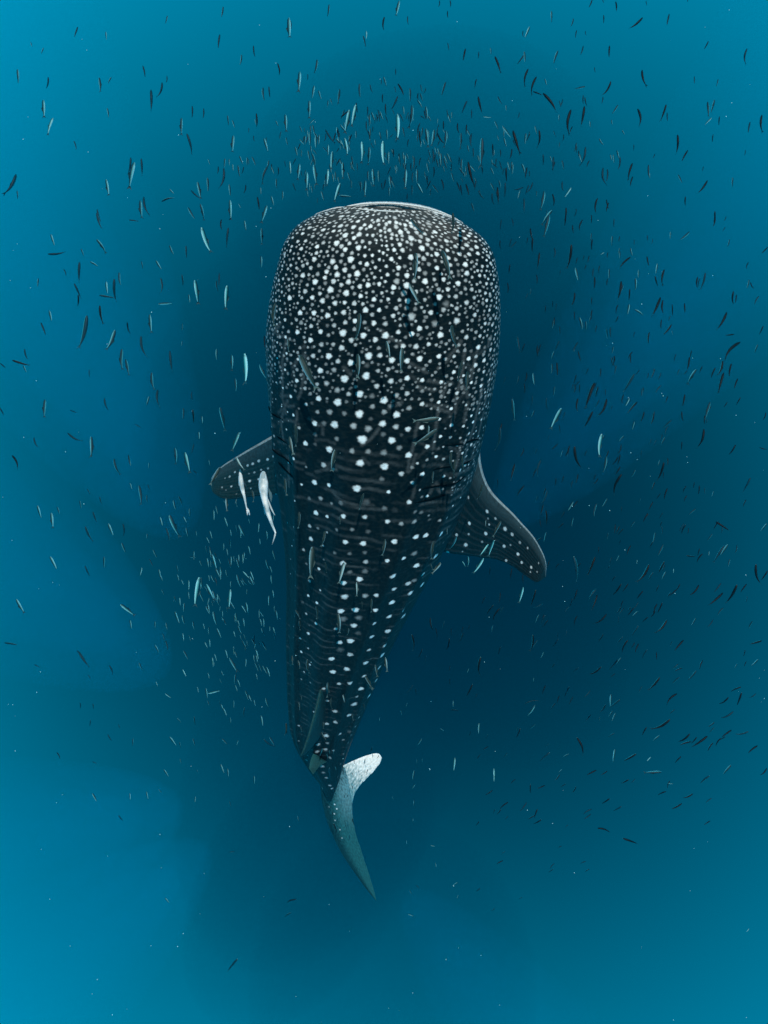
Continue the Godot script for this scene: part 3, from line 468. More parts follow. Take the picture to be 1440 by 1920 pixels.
# fin skin: dark, paler towards the leading edge, with its own spots (u, v, their radii, brightness; thousandths)
func fin_texture(spots: Array, ground: Color, edge: Color, edge_width: float, grain_seed: int, rim := 0.0, root_dark := 0.0, root_pale := 0.0) -> ImageTexture:
	var n := 384
	var mottle := FastNoiseLite.new()
	mottle.seed = grain_seed
	mottle.frequency = 0.06
	mottle.fractal_octaves = 4
	var im := Image.create(n, n, false, Image.FORMAT_RGB8)
	for y in n:
		for x in n:
			var g := mottle.get_noise_2d(x * 0.5, y * 1.6)
			var w := 1.0 - smoothstep(edge_width * 0.2, edge_width, x / float(n) + 0.06 * g)
			# wavy stripes along the fin
			var stripe := maxf(0.0, sin(x * 0.19 + 3.0 * mottle.get_noise_2d(x * 0.15, y * 0.15))) * 0.011 * (1.0 - w)
			var c := ground.lerp(edge, w)
			var u := x / float(n)
			var v := y / float(n)
			c = c.lerp(Color(0.16, 0.32, 0.35), root_pale * smoothstep(0.3, 0.85, u) * (1.0 - smoothstep(0.12, 0.5, v)))
			c = c.lerp(Color(0.004, 0.02, 0.024), root_dark * (1.0 - smoothstep(0.14, 0.36, v + 0.1 * g + 0.25 * u)))
			if u < 0.03:
				c = c.lerp(Color(0.5, 0.58, 0.6), rim)  # grazing reflection of bright water, painted along the leading edge
			im.set_pixel(x, y, Color(c.r * (1 + 0.5 * g) + stripe, c.g * (1 + 0.5 * g) + stripe, c.b * (1 + 0.5 * g) + stripe).linear_to_srgb())
	for k in range(0, spots.size(), 5):
		var cx: float = spots[k] * n / 1000.0
		var cy: float = spots[k + 1] * n / 1000.0
		var rx: float = maxf(spots[k + 2] * n / 1000.0, 2.0)
		var ry: float = maxf(spots[k + 3] * n / 1000.0, 2.0)
		for y in range(maxi(0, int(cy - ry * 1.3)), mini(n, int(cy + ry * 1.3) + 2)):
			for x in range(maxi(0, int(cx - rx * 1.3)), mini(n, int(cx + rx * 1.3) + 2)):
				var d := Vector2((x - cx) / rx, (y - cy) / ry).length() * (1.0 + 0.4 * mottle.get_noise_2d(x * 6.0, y * 6.0))
				var v: float = pow(spots[k + 4] / 9.0, 1.3) * (1.0 - smoothstep(0.5, 1.15, d))
				var c := im.get_pixel(x, y).srgb_to_linear()
				im.set_pixel(x, y, c.lerp(Color(0.75, 0.82, 0.84), v).linear_to_srgb())
	return ImageTexture.create_from_image(im)


func leather(texture: Texture2D, rough: float, relief: Texture2D, depth: float) -> StandardMaterial3D:
	var m := StandardMaterial3D.new()
	m.albedo_texture = texture
	m.roughness = rough
	m.metallic_specular = 0.2
	m.heightmap_enabled = relief != null
	if relief:
		m.heightmap_texture = relief
		m.heightmap_scale = depth
	return m


func plain(c: Color, rough := 0.6) -> StandardMaterial3D:
	var m := StandardMaterial3D.new()
	m.albedo_color = c
	m.roughness = rough
	m.metallic_specular = 0.4
	return m


# ---------------------------------------------------------------- fish
# a slender fish one metre long, nose towards -z, back towards +y, bent to one side by `bend`
func fish_bend(z: float, bend: float) -> float:
	return bend * ((z + 0.05) * (z + 0.05) * (1.0 if z > -0.05 else 0.45))


func fish_body(bend: float, coat: int) -> ArrayMesh:
	var rows := []
	var cols := []
	var silver := coat == 1
	var back := Color(0.001, 0.007, 0.011)
	var flank := Color(0.07, 0.13, 0.14) if silver else Color(0.025, 0.25, 0.29)
	var belly := Color(0.26, 0.42, 0.45) if silver else Color(0.24, 0.56, 0.60)
	if coat == 2:
		back = Color(0.003, 0.030, 0.048)  # blue-green back, raised to imitate haze in front of the fish
	var girth := 0.080 if silver else 0.070
	if silver:
		back = Color(0.010, 0.024, 0.027)
	for i in 13:
		var t := i / 12.0
		var z := -0.5 + 0.87 * t
		var h := girth * pow(sin(PI * pow(t * 0.93 + 0.015, 0.62)), 0.75) + 0.008
		var row := []
		var col := []
		for j in 11:
			var w := TAU * j / 10.0 + PI / 2
			row.append(Vector3(fish_bend(z, bend) + cos(w) * h * 0.80, sin(w) * h, z))
			var up := sin(w)
			var c := flank.lerp(back, smoothstep(-0.2, 0.25, up)).lerp(belly, smoothstep(0.25, 0.8, -up))
			col.append(c.lerp(back, 0.5) if i == 1 else c)
		rows.append(row)
		cols.append(col)
	return grid_mesh(rows, [], cols)


func fish_tail(bend: float) -> ArrayMesh:
	var o := []
	for q in [[0.33, 0.012], [0.40, 0.045], [0.50, 0.10], [0.455, 0.03], [0.44, 0.0], [0.455, -0.03], [0.50, -0.10], [0.40, -0.045], [0.33, -0.012]]:
		o.append(Vector3(fish_bend(q[0], bend), q[1], q[0]))
	return sheet_mesh(o, 0.006, Vector3.RIGHT)


func fish_dorsal(bend: float) -> ArrayMesh:
	var o := []
	for q in [[-0.12, 0.070], [-0.05, 0.125], [0.02, 0.105], [0.12, 0.07], [0.14, 0.045], [0.0, 0.05]]:
		o.append(Vector3(fish_bend(q[0], bend), q[1], q[0]))
	return sheet_mesh(o, 0.005, Vector3.RIGHT)


func colored(mesh: ArrayMesh, c: Color) -> ArrayMesh:
	var a := mesh.surface_get_arrays(0)
	var col := PackedColorArray()
	col.resize(a[Mesh.ARRAY_VERTEX].size())
	col.fill(c)
	a[Mesh.ARRAY_COLOR] = col
	var m := ArrayMesh.new()
	m.add_surface_from_arrays(Mesh.PRIMITIVE_TRIANGLES, a)
	return m


func make_fish_kinds() -> void:
	fish_mat = StandardMaterial3D.new()
	fish_mat.vertex_color_use_as_albedo = true
	fish_mat.roughness = 0.5
	fish_mat.metallic_specular = 0.25
	var eye := SphereMesh.new()
	eye.radius = 0.016
	eye.height = 0.032
	eye.radial_segments = 8
	eye.rings = 4
	var black := plain(lin(0.01, 0.012, 0.012), 0.2)
	for coat in 3:
		for bend in [-0.6, -0.3, -0.1, 0.1, 0.3, 0.6]:
			var o := Node3D.new()
			var body := part("body", fish_body(bend, coat), fish_mat, o)
			var fin := Color(0.07, 0.12, 0.12) if coat == 1 else (Color(0.008, 0.03, 0.036) if coat == 0 else Color(0.008, 0.05, 0.07))
			part("tail_fin", colored(fish_tail(bend), fin), fish_mat, o)
			part("dorsal_fin", colored(fish_dorsal(bend), fin * 0.8), fish_mat, o)
			for side in [-1, 1]:
				var e := part("eye", eye, black, o)
				e.position = Vector3(fish_bend(-0.42, bend) + side * 0.026, 0.012, -0.42)
			fish_protos.append(o)


func fish_place(px: float, py: float, angle: float, tone: int, depth: float, size: float) -> Transform3D:
	var at := Vector3((px - 720.0) / FOCAL * depth, -depth, (py - 960.0) / FOCAL * depth)
	var a := deg_to_rad(angle)
	var ahead := Vector3(sin(a), rng.randf_range(-0.22, 0.22), -cos(a)).normalized()
	var roll: float = [0.25, 0.85, 1.35, 1.95][clampi(tone, 0, 3)] + rng.randf_range(-0.2, 0.2)
	if rng.randf() < 0.5:
		roll = -roll
	var b := Basis.looking_at(ahead, Vector3.UP)
	b = b.rotated(ahead, roll)
	return Transform3D(b.scaled(Vector3.ONE * size), at) if false else Transform3D(b * Basis.from_scale(Vector3.ONE * size), at)


func near_fish(rows: Array) -> void:
	for k in range(0, rows.size(), 6):
		var depth: float = rows[k + 5] / 100.0
		waiting.append({"px": rows[k], "py": rows[k + 1], "tone": rows[k + 4], "angle": rows[k + 3], "near": true, "place": fish_place(rows[k], rows[k + 1], rows[k + 3], rows[k + 4], depth, rows[k + 2] * depth / FOCAL)})


func far_depth(length: float) -> float:
	return clampf(FOCAL * rng.randf_range(0.12, 0.165) / length, 3.4, 10.5)


func far_fish(rows: Array) -> void:
	for k in range(0, rows.size(), 5):
		var depth := far_depth(rows[k + 2])
		waiting.append({"px": rows[k], "py": rows[k + 1], "tone": rows[k + 4], "angle": rows[k + 3], "near": false, "place": fish_place(rows[k], rows[k + 1], rows[k + 3], rows[k + 4], depth, rows[k + 2] * depth / FOCAL)})


func small_fish(rows: Array) -> void:
	for k in range(0, rows.size(), 5):
		var length := maxf(rows[k + 2], 9.0)
		var depth := far_depth(length)
		var kind: Node3D = fish_protos[rng.randi() % 6 + coat_of(rows[k], rows[k + 4])]
		var where := fish_place(rows[k], rows[k + 1], rows[k + 3], rows[k + 4], depth, length * depth / FOCAL)
		school.append_from(kind.get_child(0).mesh, 0, where)
		school.append_from(kind.get_child(1).mesh, 0, where)


# blue-green backs, lightened to imitate water haze, mostly on the left; blackest right
func coat_of(px: float, tone: int) -> int:
	if tone > 0:
		return 12
	return 12 if rng.randf() < (0.75 if px < 620.0 else 0.25) else 0


func fish_region(f: Dictionary) -> String:
	var x: float = f.px
	var y: float = f.py
	if f.near:
		if y > 1395:
			return "over the tail fin" if y > 1405 and x > 610 else "over the tail stalk"
		if x < 515 and y > 780:
			return "by the left pectoral fin"
		if x > 850 and y > 900:
			return "by the right pectoral fin"
		if y < 600:
			return "over the shark's head"
		if y < 800:
			return "over the shark's shoulders"
		if y < 1000:
			return "over the middle back"
		return "over the lower back" if y < 1200 else "over the back above the tail"
	if y < 200:
		return "in the top left water" if x < 480 else ("high above the snout" if x < 900 else "in the top right water")
	if y < 390:
		return "left of the snout school" if x < 480 else ("just above the snout" if x < 950 else "right of the snout school")
	if y < 820:
		return "left of the shark's head" if x < 720 else ("right beside the head" if x < 1150 else "far right of the head")
	if y < 1110:
		if x < 720:
			return "left of the left pectoral fin"
		return "beside the right pectoral fin" if x < 1160 else "far right of the pectoral fin"
	if y < 1420:
		if x < 720:
			return "left of the shark's lower back"
		return "right of the lower back" if x < 1060 else "in the lower right water"
	return "left of the tail fin" if x < 600 else ("right of the tail fin" if x < 1060 else "in the bottom right water")


func fish_words(f: Dictionary) -> String:
	var tone: String = ["dark", "dull", "teal flanked", "bright silvery"][clampi(f.tone, 0, 3)]
	var a := wrapf(f.angle, -180.0, 180.0)
	var way := "heading up"
	if absf(a) > 130:
		way = "heading down"
	elif a > 60:
		way = "lying level rightward"
	elif a < -60:
		way = "lying level leftward"
	elif a > 22:
		way = "leaning right"
	elif a < -22:
		way = "leaning left"
	return "%s fish %s %s" % [tone, way, fish_region(f)]


func place_fish() -> void:
	var sets := {}
	for f in waiting:
		f.words = fish_words(f)
		if not sets.has(f.words):
			sets[f.words] = []
		sets[f.words].append(f)
	var order := ["topmost", "second from top", "third from top", "fourth from top", "fifth from top", "sixth from top", "seventh from top", "eighth from top", "ninth from top", "tenth from top", "eleventh from top", "twelfth from top", "thirteenth from top", "fourteenth from top", "fifteenth from top", "sixteenth from top", "seventeenth from top", "eighteenth from top", "nineteenth from top", "twentieth from top", "twenty first from top", "twenty second from top", "twenty third from top"]
	for words in sets:
		var list: Array = sets[words]
		list.sort_custom(func(p, q): return p.py < q.py)
		for i in list.size():
			var rank := ""
			if list.size() > 1:
				if i == list.size() - 1:
					rank = ", lowest"
				elif i < order.size():
					rank = ", " + order[i]
				else:
					rank = ", number %d from top" % (i + 1)
			list[i].label = words + rank
	for f in waiting:
		var kind: int = rng.randi() % 6 + (6 if f.near and f.py < 1395 and not (f.px > 850 and f.py > 1000) else coat_of(f.px, f.tone))
		var o: Node3D = fish_protos[kind].duplicate()
		o.name = numbered("fish")
		add_child(o, true)
		o.transform = f.place
		o.set_meta("label", f.label)
		o.set_meta("category", "fish")
		o.set_meta("group", "small fish swimming close over the shark" if f.near else "small fish schooling round the shark")


# ---------------------------------------------------------------- the scene
func _ready() -> void:
	rng.seed = 7
	var camera := Camera3D.new()
	camera.name = "camera"
	camera.fov = 60.0
	camera.near = 0.05
	camera.far = 400.0
	camera.basis = Basis(Vector3.RIGHT, Vector3(0, 0, -1), Vector3.UP)
	add_child(camera)
	camera.current = true

	var env := Environment.new()
	env.background_mode = Environment.BG_SKY
	var above := ProceduralSkyMaterial.new()
	above.sky_top_color = lin(0.014, 0.044, 0.054)       # the bright window of the surface overhead
	above.sky_horizon_color = lin(0.0, 0.59, 0.98)
	above.sky_curve = 0.12
	above.sky_energy_multiplier = 1.95
	above.ground_horizon_color = lin(0.0, 0.59, 0.98)    # the lit water level with the eye
	above.ground_bottom_color = lin(0.0, 0.0085, 0.0155)   # the deep
	above.ground_curve = 0.46
	above.ground_energy_multiplier = 1.95
	above.sun_angle_max = 1.0
	env.sky = Sky.new()
	env.sky.sky_material = above
	env.sky_rotation = Vector3(-0.024, 0.0, 0.052)
	env.ambient_light_source = Environment.AMBIENT_SOURCE_SKY
	env.tonemap_mode = Environment.TONE_MAPPER_LINEAR
	env.tonemap_exposure = 1.08
	env.sdfgi_enabled = true
	env.ssao_enabled = true
	env.ssil_enabled = true
	env.volumetric_fog_enabled = true
	env.volumetric_fog_density = 0.0
	var world := WorldEnvironment.new()
	world.name = "water_light"
	world.environment = env
	add_child(world)

	var sun := DirectionalLight3D.new()
	sun.name = "sun"
	sun.light_color = Color(1.0, 0.985, 0.95)
	sun.light_energy = 1.6
	sun.light_angular_distance = 0.5
	sun.shadow_enabled = true
	sun.look_at_from_position(Vector3.ZERO, -Vector3(0.08, 0.93, -0.36), Vector3(0, 0, -1))
	add_child(sun)

	# the water itself: it dims and scatters light over every metre
	var water := FogVolume.new()
	water.name = "water"
	water.shape = RenderingServer.FOG_VOLUME_SHAPE_BOX
	water.size = Vector3(60, 17, 60)
	water.position = Vector3(0, -5.5, 0)
	var wet := FogMaterial.new()
	wet.albedo = lin(0.0, 0.022, 0.038)
	wet.density = 0.028
	wet.edge_fade = 0.0
	water.material = wet
	water.set_meta("kind", "structure")
	add_child(water)

	build_added_fog()
	build_shark()
	build_remoras()
	build_fish()
	build_specks()


func added_fog(called: String, at: Vector3, size: Vector3, basis_: Basis, color: Color, density: float) -> void:
	var o := FogVolume.new()
	o.name = numbered(called)
	o.shape = RenderingServer.FOG_VOLUME_SHAPE_ELLIPSOID
	o.size = size
	o.transform = Transform3D(basis_, at)
	var m := FogMaterial.new()
	m.albedo = color
	m.density = density
	o.material = m
	o.set_meta("kind", "structure")
	add_child(o)


# fog added for its effect: dark patches stand in for shadow, bright columns for sun shafts
func build_added_fog() -> void:
	var down := Vector3(-0.08, -0.95, 0.27).normalized()
	var tilt := Basis(down.cross(Vector3.FORWARD).normalized(), -down, Vector3.ZERO)
	tilt.z = tilt.x.cross(tilt.y)
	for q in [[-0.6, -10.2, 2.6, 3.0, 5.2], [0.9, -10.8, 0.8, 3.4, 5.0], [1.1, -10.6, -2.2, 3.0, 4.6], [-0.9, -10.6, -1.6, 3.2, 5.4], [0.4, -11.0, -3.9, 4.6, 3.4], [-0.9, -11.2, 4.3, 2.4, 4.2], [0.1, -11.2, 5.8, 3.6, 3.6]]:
		added_fog("shadow_fog", Vector3(q[0], q[1], q[2]), Vector3(q[3], 4.6, q[4]), Basis(Vector3.UP, q[0] * 0.7), lin(0.0, 0.05, 0.08), 0.055)  # added dark fog in place of cast shadow in the water
	# each added sun shaft fades outwards: three shells, one in the other
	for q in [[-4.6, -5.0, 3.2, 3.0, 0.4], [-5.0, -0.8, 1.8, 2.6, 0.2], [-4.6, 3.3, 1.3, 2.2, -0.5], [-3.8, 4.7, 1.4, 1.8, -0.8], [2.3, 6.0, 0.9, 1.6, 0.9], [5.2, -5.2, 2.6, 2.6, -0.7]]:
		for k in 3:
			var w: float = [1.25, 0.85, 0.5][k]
			added_fog("sun_shaft_fog", Vector3(q[0], -7.5, q[1]) + down * [3.0, 1.0, -1.0][k], Vector3(q[2] * w, [34.0, 26.0, 19.0][k], q[3] * w), tilt.rotated(down, q[4]), lin(0.0, 0.58, 0.92), 0.0065)


func build_shark() -> void:
	shark = thing("whale_shark", "huge dark whale shark covered in white spots, seen from above", "whale shark")
	var relief := NoiseTexture2D.new()
	relief.width = 512
	relief.height = 512
	relief.seamless = true
	relief.noise = FastNoiseLite.new()
	relief.noise.seed = 3
	relief.noise.frequency = 0.06
	relief.noise.fractal_octaves = 4
	part("body", body_mesh(), leather(skin_texture(), 0.5, relief, 0.25), shark)
	var dark := Color(0.0025, 0.010, 0.012)
	var pale := Color(0.030, 0.050, 0.055)
	part("pectoral_fin", fin_mesh(RIGHT_FIN_LEADING, RIGHT_FIN_TRAILING, 0.06, Vector3(-0.45, 0.85, 0.25).normalized(), 0.004), leather(fin_texture(RIGHT_FIN_SPOTS, dark, pale, 0.30, 31, 0.4), 0.5, relief, 0.15), shark, "long right pectoral fin with a pale leading edge")
	part("pectoral_fin", fin_mesh(LEFT_FIN_LEADING, LEFT_FIN_TRAILING, 0.05, Vector3(0.5, 0.82, 0.25).normalized(), 0.004), leather(fin_texture(LEFT_FIN_SPOTS, Color(0.006, 0.026, 0.029), pale, 0.38, 32, 0.4), 0.5, relief, 0.15), shark, "left pectoral fin with rows of small white spots")
	part("dorsal_fin", fin_mesh(DORSAL_FIN_LEADING, DORSAL_FIN_TRAILING, 0.045, Vector3(0.9, 0.2, 0.3).normalized()), leather(fin_texture([], Color(0.005, 0.030, 0.034), Color(0.008, 0.045, 0.05), 0.3, 33), 0.5, relief, 0.15), shark)
	part("second_dorsal_fin", fin_mesh(SECOND_DORSAL_LEADING, SECOND_DORSAL_TRAILING, 0.03, Vector3(0.6, 0.6, 0.4).normalized()), leather(fin_texture([], Color(0.008, 0.055, 0.062), Color(0.01, 0.07, 0.078), 0.3, 34), 0.5, relief, 0.15), shark)
	part("upper_tail_lobe", fin_mesh(UPPER_LOBE_LEADING, UPPER_LOBE_TRAILING, 0.05, Vector3(0.2, 0.95, 0.2).normalized(), 0.006), leather(fin_texture(UPPER_LOBE_SPOTS, Color(0.016, 0.12, 0.13), Color(0.005, 0.035, 0.042), 0.55, 35, 0.0, 1.0, 0.9), 0.5, relief, 0.15), shark, "long dark teal tail lobe with a row of white dots")
	part("lower_tail_lobe", fin_mesh(LOWER_LOBE_LEADING, LOWER_LOBE_TRAILING, 0.03, Vector3(0.1, 0.97, 0.1).normalized(), 0.010), leather(tail_texture(), 0.5, relief, 0.15), shark, "short tail lobe, bright pale grey")
	var lip := plain(lin(0.30, 0.34, 0.35), 0.6)
	var speckle := NoiseTexture2D.new()
	speckle.width = 256
	speckle.height = 256
	speckle.noise = FastNoiseLite.new()
	speckle.noise.frequency = 0.07
	speckle.noise.fractal_octaves = 4
	var greys := Gradient.new()
	greys.set_color(0, lin(0.10, 0.13, 0.14))
	greys.set_color(1, lin(0.52, 0.57, 0.58))
	greys.set_offset(0, 0.2)
	greys.set_offset(1, 0.75)
	speckle.color_ramp = greys
	lip.albedo_color = Color.WHITE
	lip.albedo_texture = speckle
	lip.uv1_triplanar = true
	lip.uv1_scale = Vector3.ONE * 3.0
	part("lip_edge", tube_mesh(LIP_EDGE, [0.001, 0.004, 0.005, 0.005, 0.005, 0.005, 0.004, 0.003, 0.001], Vector3.UP), plain(lin(0.6, 0.65, 0.66), 0.5), shark, "thin white edge of the lower lip")
	part("lower_lip", tube_mesh(LOWER_LIP, [0.004, 0.014, 0.024, 0.028, 0.029, 0.029, 0.025, 0.015, 0.004], Vector3.UP, 1.6), lip, shark, "pale grey lower lip showing past the snout")
	part("upper_lip", tube_mesh(UPPER_LIP, [0.001, 0.003, 0.004, 0.004, 0.004, 0.004, 0.003, 0.001], Vector3.UP), plain(lin(0.55, 0.60, 0.61), 0.5), shark, "thin white rim of the upper lip")
	var slit := plain(lin(0.0005, 0.003, 0.004), 1.0)
	slit.metallic_specular = 0.0
	for side in 2:
		for g in GILLS_RIGHT:
			var line := []
			for q in g:
				line.append(skin_point(q.x, q.y if side == 0 else PI - q.y, profile(q.x), 0.001))
			part("gill_slit", tube_mesh(line, [0.001, 0.005, 0.005, 0.001], DORSAL, 1.0, 6, 30), slit, shark)
	var ball := SphereMesh.new()
	ball.radius = 0.032
	ball.height = 0.064
	for phi in [-0.5, PI + 0.5]:
		var e := part("eye", ball, plain(lin(0.004, 0.006, 0.007), 0.15), shark)
		e.position = skin_point(0.30, phi, profile(0.30), -0.014)


func tail_texture() -> ImageTexture:
	var n := 256
	var mottle := FastNoiseLite.new()
	mottle.seed = 77
	mottle.frequency = 0.05
	mottle.fractal_octaves = 5
	var im := Image.create(n, n, false, Image.FORMAT_RGB8)
	for y in n:
		for x in n:
			var g := mottle.get_noise_2d(x * 0.6, y * 1.2)
			var w := smoothstep(0.16, 0.72, y / float(n) + 0.25 * g - 0.25 * (x / float(n) - 0.5))
			var c := Color(0.12, 0.29, 0.32).lerp(Color(0.84, 0.90, 0.91), w)
			im.set_pixel(x, y, Color(c.r * (1 + 0.25 * g), c.g * (1 + 0.25 * g), c.b * (1 + 0.25 * g)).linear_to_srgb())
	return ImageTexture.create_from_image(im)


func build_remoras() -> void:
	var white := StandardMaterial3D.new()
	var soft := NoiseTexture2D.new()
	soft.width = 256
	soft.height = 256
	soft.noise = FastNoiseLite.new()
	soft.noise.frequency = 0.018
	soft.noise.fractal_octaves = 4
	var ramp := Gradient.new()
	ramp.set_color(0, lin(0.24, 0.34, 0.38))
	ramp.set_color(1, lin(0.70, 0.74, 0.75))
	ramp.set_offset(0, 0.2)
	ramp.set_offset(1, 0.65)
	soft.color_ramp = ramp
	white.albedo_texture = soft
	white.uv1_triplanar = true
	white.uv1_scale = Vector3.ONE * 3.0
	white.roughness = 0.45
	var greyish := plain(lin(0.45, 0.52, 0.54), 0.5)
	var clear := plain(lin(0.30, 0.55, 0.62), 0.5)
	var big := thing("remora", "large white remora over the left pectoral fin, nearest the shark's flank", "remora", Vector3.ZERO, "remoras by the left pectoral fin")
	part("body", tube_mesh(BIG_REMORA_SPINE, BIG_REMORA_WIDTH, Vector3.UP, 0.9, 16, 70), white, big)
	part("tail_fin", sheet_mesh(BIG_REMORA_TAIL, 0.004, Vector3.UP), greyish, big)
	part("pectoral_fin", sheet_mesh(BIG_REMORA_PECTORAL, 0.004, Vector3.UP), plain(lin(0.10, 0.16, 0.17)), big)
	part("pelvic_fin", sheet_mesh(BIG_REMORA_PELVIC, 0.004, Vector3.UP), clear, big)
	part("anal_fin", sheet_mesh(BIG_REMORA_ANAL, 0.004, Vector3.UP), greyish, big)
	var disc := SphereMesh.new()
	disc.radius = 0.5
	disc.height = 1.0
	disc.radial_segments = 16
	disc.rings = 8
	var plate := part("sucker_disc", disc, plain(lin(0.24, 0.34, 0.38), 0.6), big)
	plate.transform = Transform3D(Basis.from_scale(Vector3(0.022, 0.008, 0.055)), BIG_REMORA_SPINE[2] + Vector3(0.001, 0.0165, 0.002))
	var small := thing("remora", "smaller slim white remora crossing the middle of the left pectoral fin", "remora", Vector3.ZERO, "remoras by the left pectoral fin")
	part("body", tube_mesh(SMALL_REMORA_SPINE, SMALL_REMORA_WIDTH, Vector3.UP, 0.9, 14, 60), white, small)
	part("tail_fin", sheet_mesh(SMALL_REMORA_TAIL, 0.003, Vector3.UP), white, small)
	part("pectoral_fin", sheet_mesh(SMALL_REMORA_PECTORAL, 0.003, Vector3.UP), plain(lin(0.05, 0.08, 0.09)), small)
	part("pelvic_fin", sheet_mesh(SMALL_REMORA_PELVIC, 0.003, Vector3.UP), greyish, small)
	var eye := SphereMesh.new()
	eye.radius = 0.003
	eye.height = 0.006
	for o in [[big, BIG_REMORA_SPINE, 0.0145], [small, SMALL_REMORA_SPINE, 0.007]]:
		for side in [-1, 1]:
			var e := part("eye", eye, plain(lin(0.01, 0.01, 0.012), 0.2), o[0])
			e.position = o[1][1] + Vector3(side * o[2], 0.004, 0.004)


func build_fish() -> void:
	make_fish_kinds()
	rng.seed = 99
	near_fish([850, 419, 38, -1, 0, 419, 782, 425, 37, -39, 1, 413, 838, 496, 57, -17, 1, 430, 779, 500, 50, 2, 2, 434, 777, 551, 43, -27, 3, 441, 512, 591, 43, 7, 1, 454, 672, 613, 50, 7, 1, 447, 849, 630, 44, -8, 1, 446, 541, 648, 25, -2, 2, 471, 728, 656, 35, -12, 2, 446, 753, 675, 46, 3, 2, 441, 672, 686, 47, -2, 2, 458, 862, 696, 39, 13, 0, 457, 577, 699, 73, -25, 2, 458, 876, 715, 38, 3, 1, 446, 798, 788, 51, 83, 2, 473])
	near_fish([525, 807, 13, 6, 0, 493, 803, 809, 22, 2, 2, 452, 525, 810, 19, 5, 0, 497, 555, 818, 42, 0, 0, 476, 798, 821, 52, 56, 1, 451, 546, 836, 33, -15, 2, 509, 546, 837, 37, -12, 2, 501, 624, 864, 42, 11, 2, 498, 845, 866, 38, -2, 0, 480, 867, 870, 31, -3, 0, 468, 449, 870, 29, -31, 3, 495, 851, 879, 35, 8, 0, 481, 403, 893, 39, 28, 2, 495, 811, 895, 23, 6, 1, 486, 535, 914, 32, -3, 1, 514, 535, 915, 31, -1, 1, 535])
	near_fish([901, 923, 31, 16, 0, 525, 475, 930, 23, -12, 1, 495, 442, 940, 9, 18, 2, 495, 677, 941, 33, 16, 0, 500, 425, 947, 24, -3, 3, 495, 638, 975, 17, -6, 1, 515, 561, 976, 31, 2, 1, 523, 561, 978, 29, 1, 1, 535, 911, 981, 12, 4, 2, 525, 931, 992, 34, 27, 1, 525, 838, 996, 12, 0, 1, 514, 607, 1011, 31, 9, 1, 526, 851, 1018, 28, 24, 1, 548, 720, 1027, 32, 9, 1, 517, 920, 1028, 33, 18, 2, 525, 810, 1032, 35, 9, 1, 511])
	near_fish([908, 1032, 28, 37, 3, 525, 878, 1053, 20, 0, 2, 525, 584, 1056, 61, 4, 2, 531, 870, 1058, 13, -32, 2, 525, 809, 1062, 14, -21, 1, 519, 897, 1062, 36, 33, 3, 525, 819, 1063, 21, 42, 3, 559, 611, 1065, 20, -7, 0, 538, 818, 1066, 26, 40, 3, 554, 640, 1075, 42, 14, 3, 526, 670, 1105, 27, -2, 3, 529, 977, 1116, 32, 12, 3, 525, 679, 1134, 14, -4, 0, 536, 696, 1136, 26, 2, 1, 551, 595, 1149, 24, -7, 1, 565, 559, 1152, 20, -29, 1, 561])
	near_fish([636, 1171, 40, -4, 2, 554, 562, 1173, 18, -6, 1, 584, 653, 1185, 14, 8, 1, 553, 548, 1238, 17, -3, 1, 627, 561, 1246, 16, -17, 1, 604, 724, 1247, 28, -8, 2, 604, 576, 1251, 29, -2, 1, 598, 706, 1258, 23, -10, 2, 596, 692, 1280, 29, -30, 2, 607, 693, 1287, 19, -41, 1, 619, 615, 1290, 19, -3, 1, 603, 615, 1295, 27, -4, 1, 620, 565, 1309, 8, -6, 1, 637, 645, 1310, 16, -12, 3, 609, 620, 1319, 22, 0, 0, 609, 561, 1324, 15, -9, 1, 625])
	near_fish([683, 1325, 11, -9, 0, 629, 661, 1345, 13, -4, 1, 641, 606, 1360, 13, -4, 1, 648, 565, 1368, 10, -5, 1, 644, 537, 1368, 23, 0, 0, 681, 606, 1380, 16, -30, 1, 657, 696, 1407, 13, 16, 0, 715, 625, 1409, 8, -6, 1, 671, 618, 1410, 8, 0, 1, 660, 602, 1411, 16, 18, 1, 659, 614, 1418, 10, -9, 1, 677, 578, 1418, 8, -6, 1, 692, 699, 1418, 9, -6, 0, 715, 709, 1419, 8, 21, 0, 715, 664, 1430, 8, -6, 0, 715, 684, 1430, 9, 9, 0, 715])
	near_fish([629, 1441, 7, -14, 1, 680, 688, 1448, 11, 14, 0, 715, 618, 1451, 23, -4, 0, 676, 661, 1452, 8, -18, 0, 715, 661, 1477, 9, 9, 0, 715, 604, 1479, 7, -7, 1, 717, 634, 1492, 4, 27, 1, 730, 646, 1494, 9, -20, 0, 715, 651, 1494, 9, 17, 0, 715, 624, 1527, 11, -9, 0, 715, 634, 1540, 12, -21, 0, 715, 662, 1541, 14, -12, 0, 715, 647, 1542, 8, -6, 0, 715, 649, 1551, 8, -21, 0, 715, 630, 1554, 22, -18, 0, 715, 636, 1561, 7, 14, 0, 715])
	near_fish([655, 1571, 11, 5, 0, 715])
	far_fish([745, 18, 32, 12, 2, 1193, 45, 33, 48, 0, 542, 56, 45, -3, 2, 1396, 106, 30, 11, 0, 934, 122, 34, -20, 0, 984, 145, 33, 16, 0, 1205, 147, 34, -8, 0, 561, 153, 41, 2, 2, 998, 160, 35, 20, 0, 188, 160, 30, -8, 2, 1139, 168, 30, 28, 0, 302, 170, 31, 13, 0, 635, 181, 32, 6, 1, 284, 189, 42, -2, 0, 1033, 191, 44, -37, 0, 900, 198, 33, -14, 0, 82, 205, 36, -5, 2, 1328, 205, 30, -1, 1])
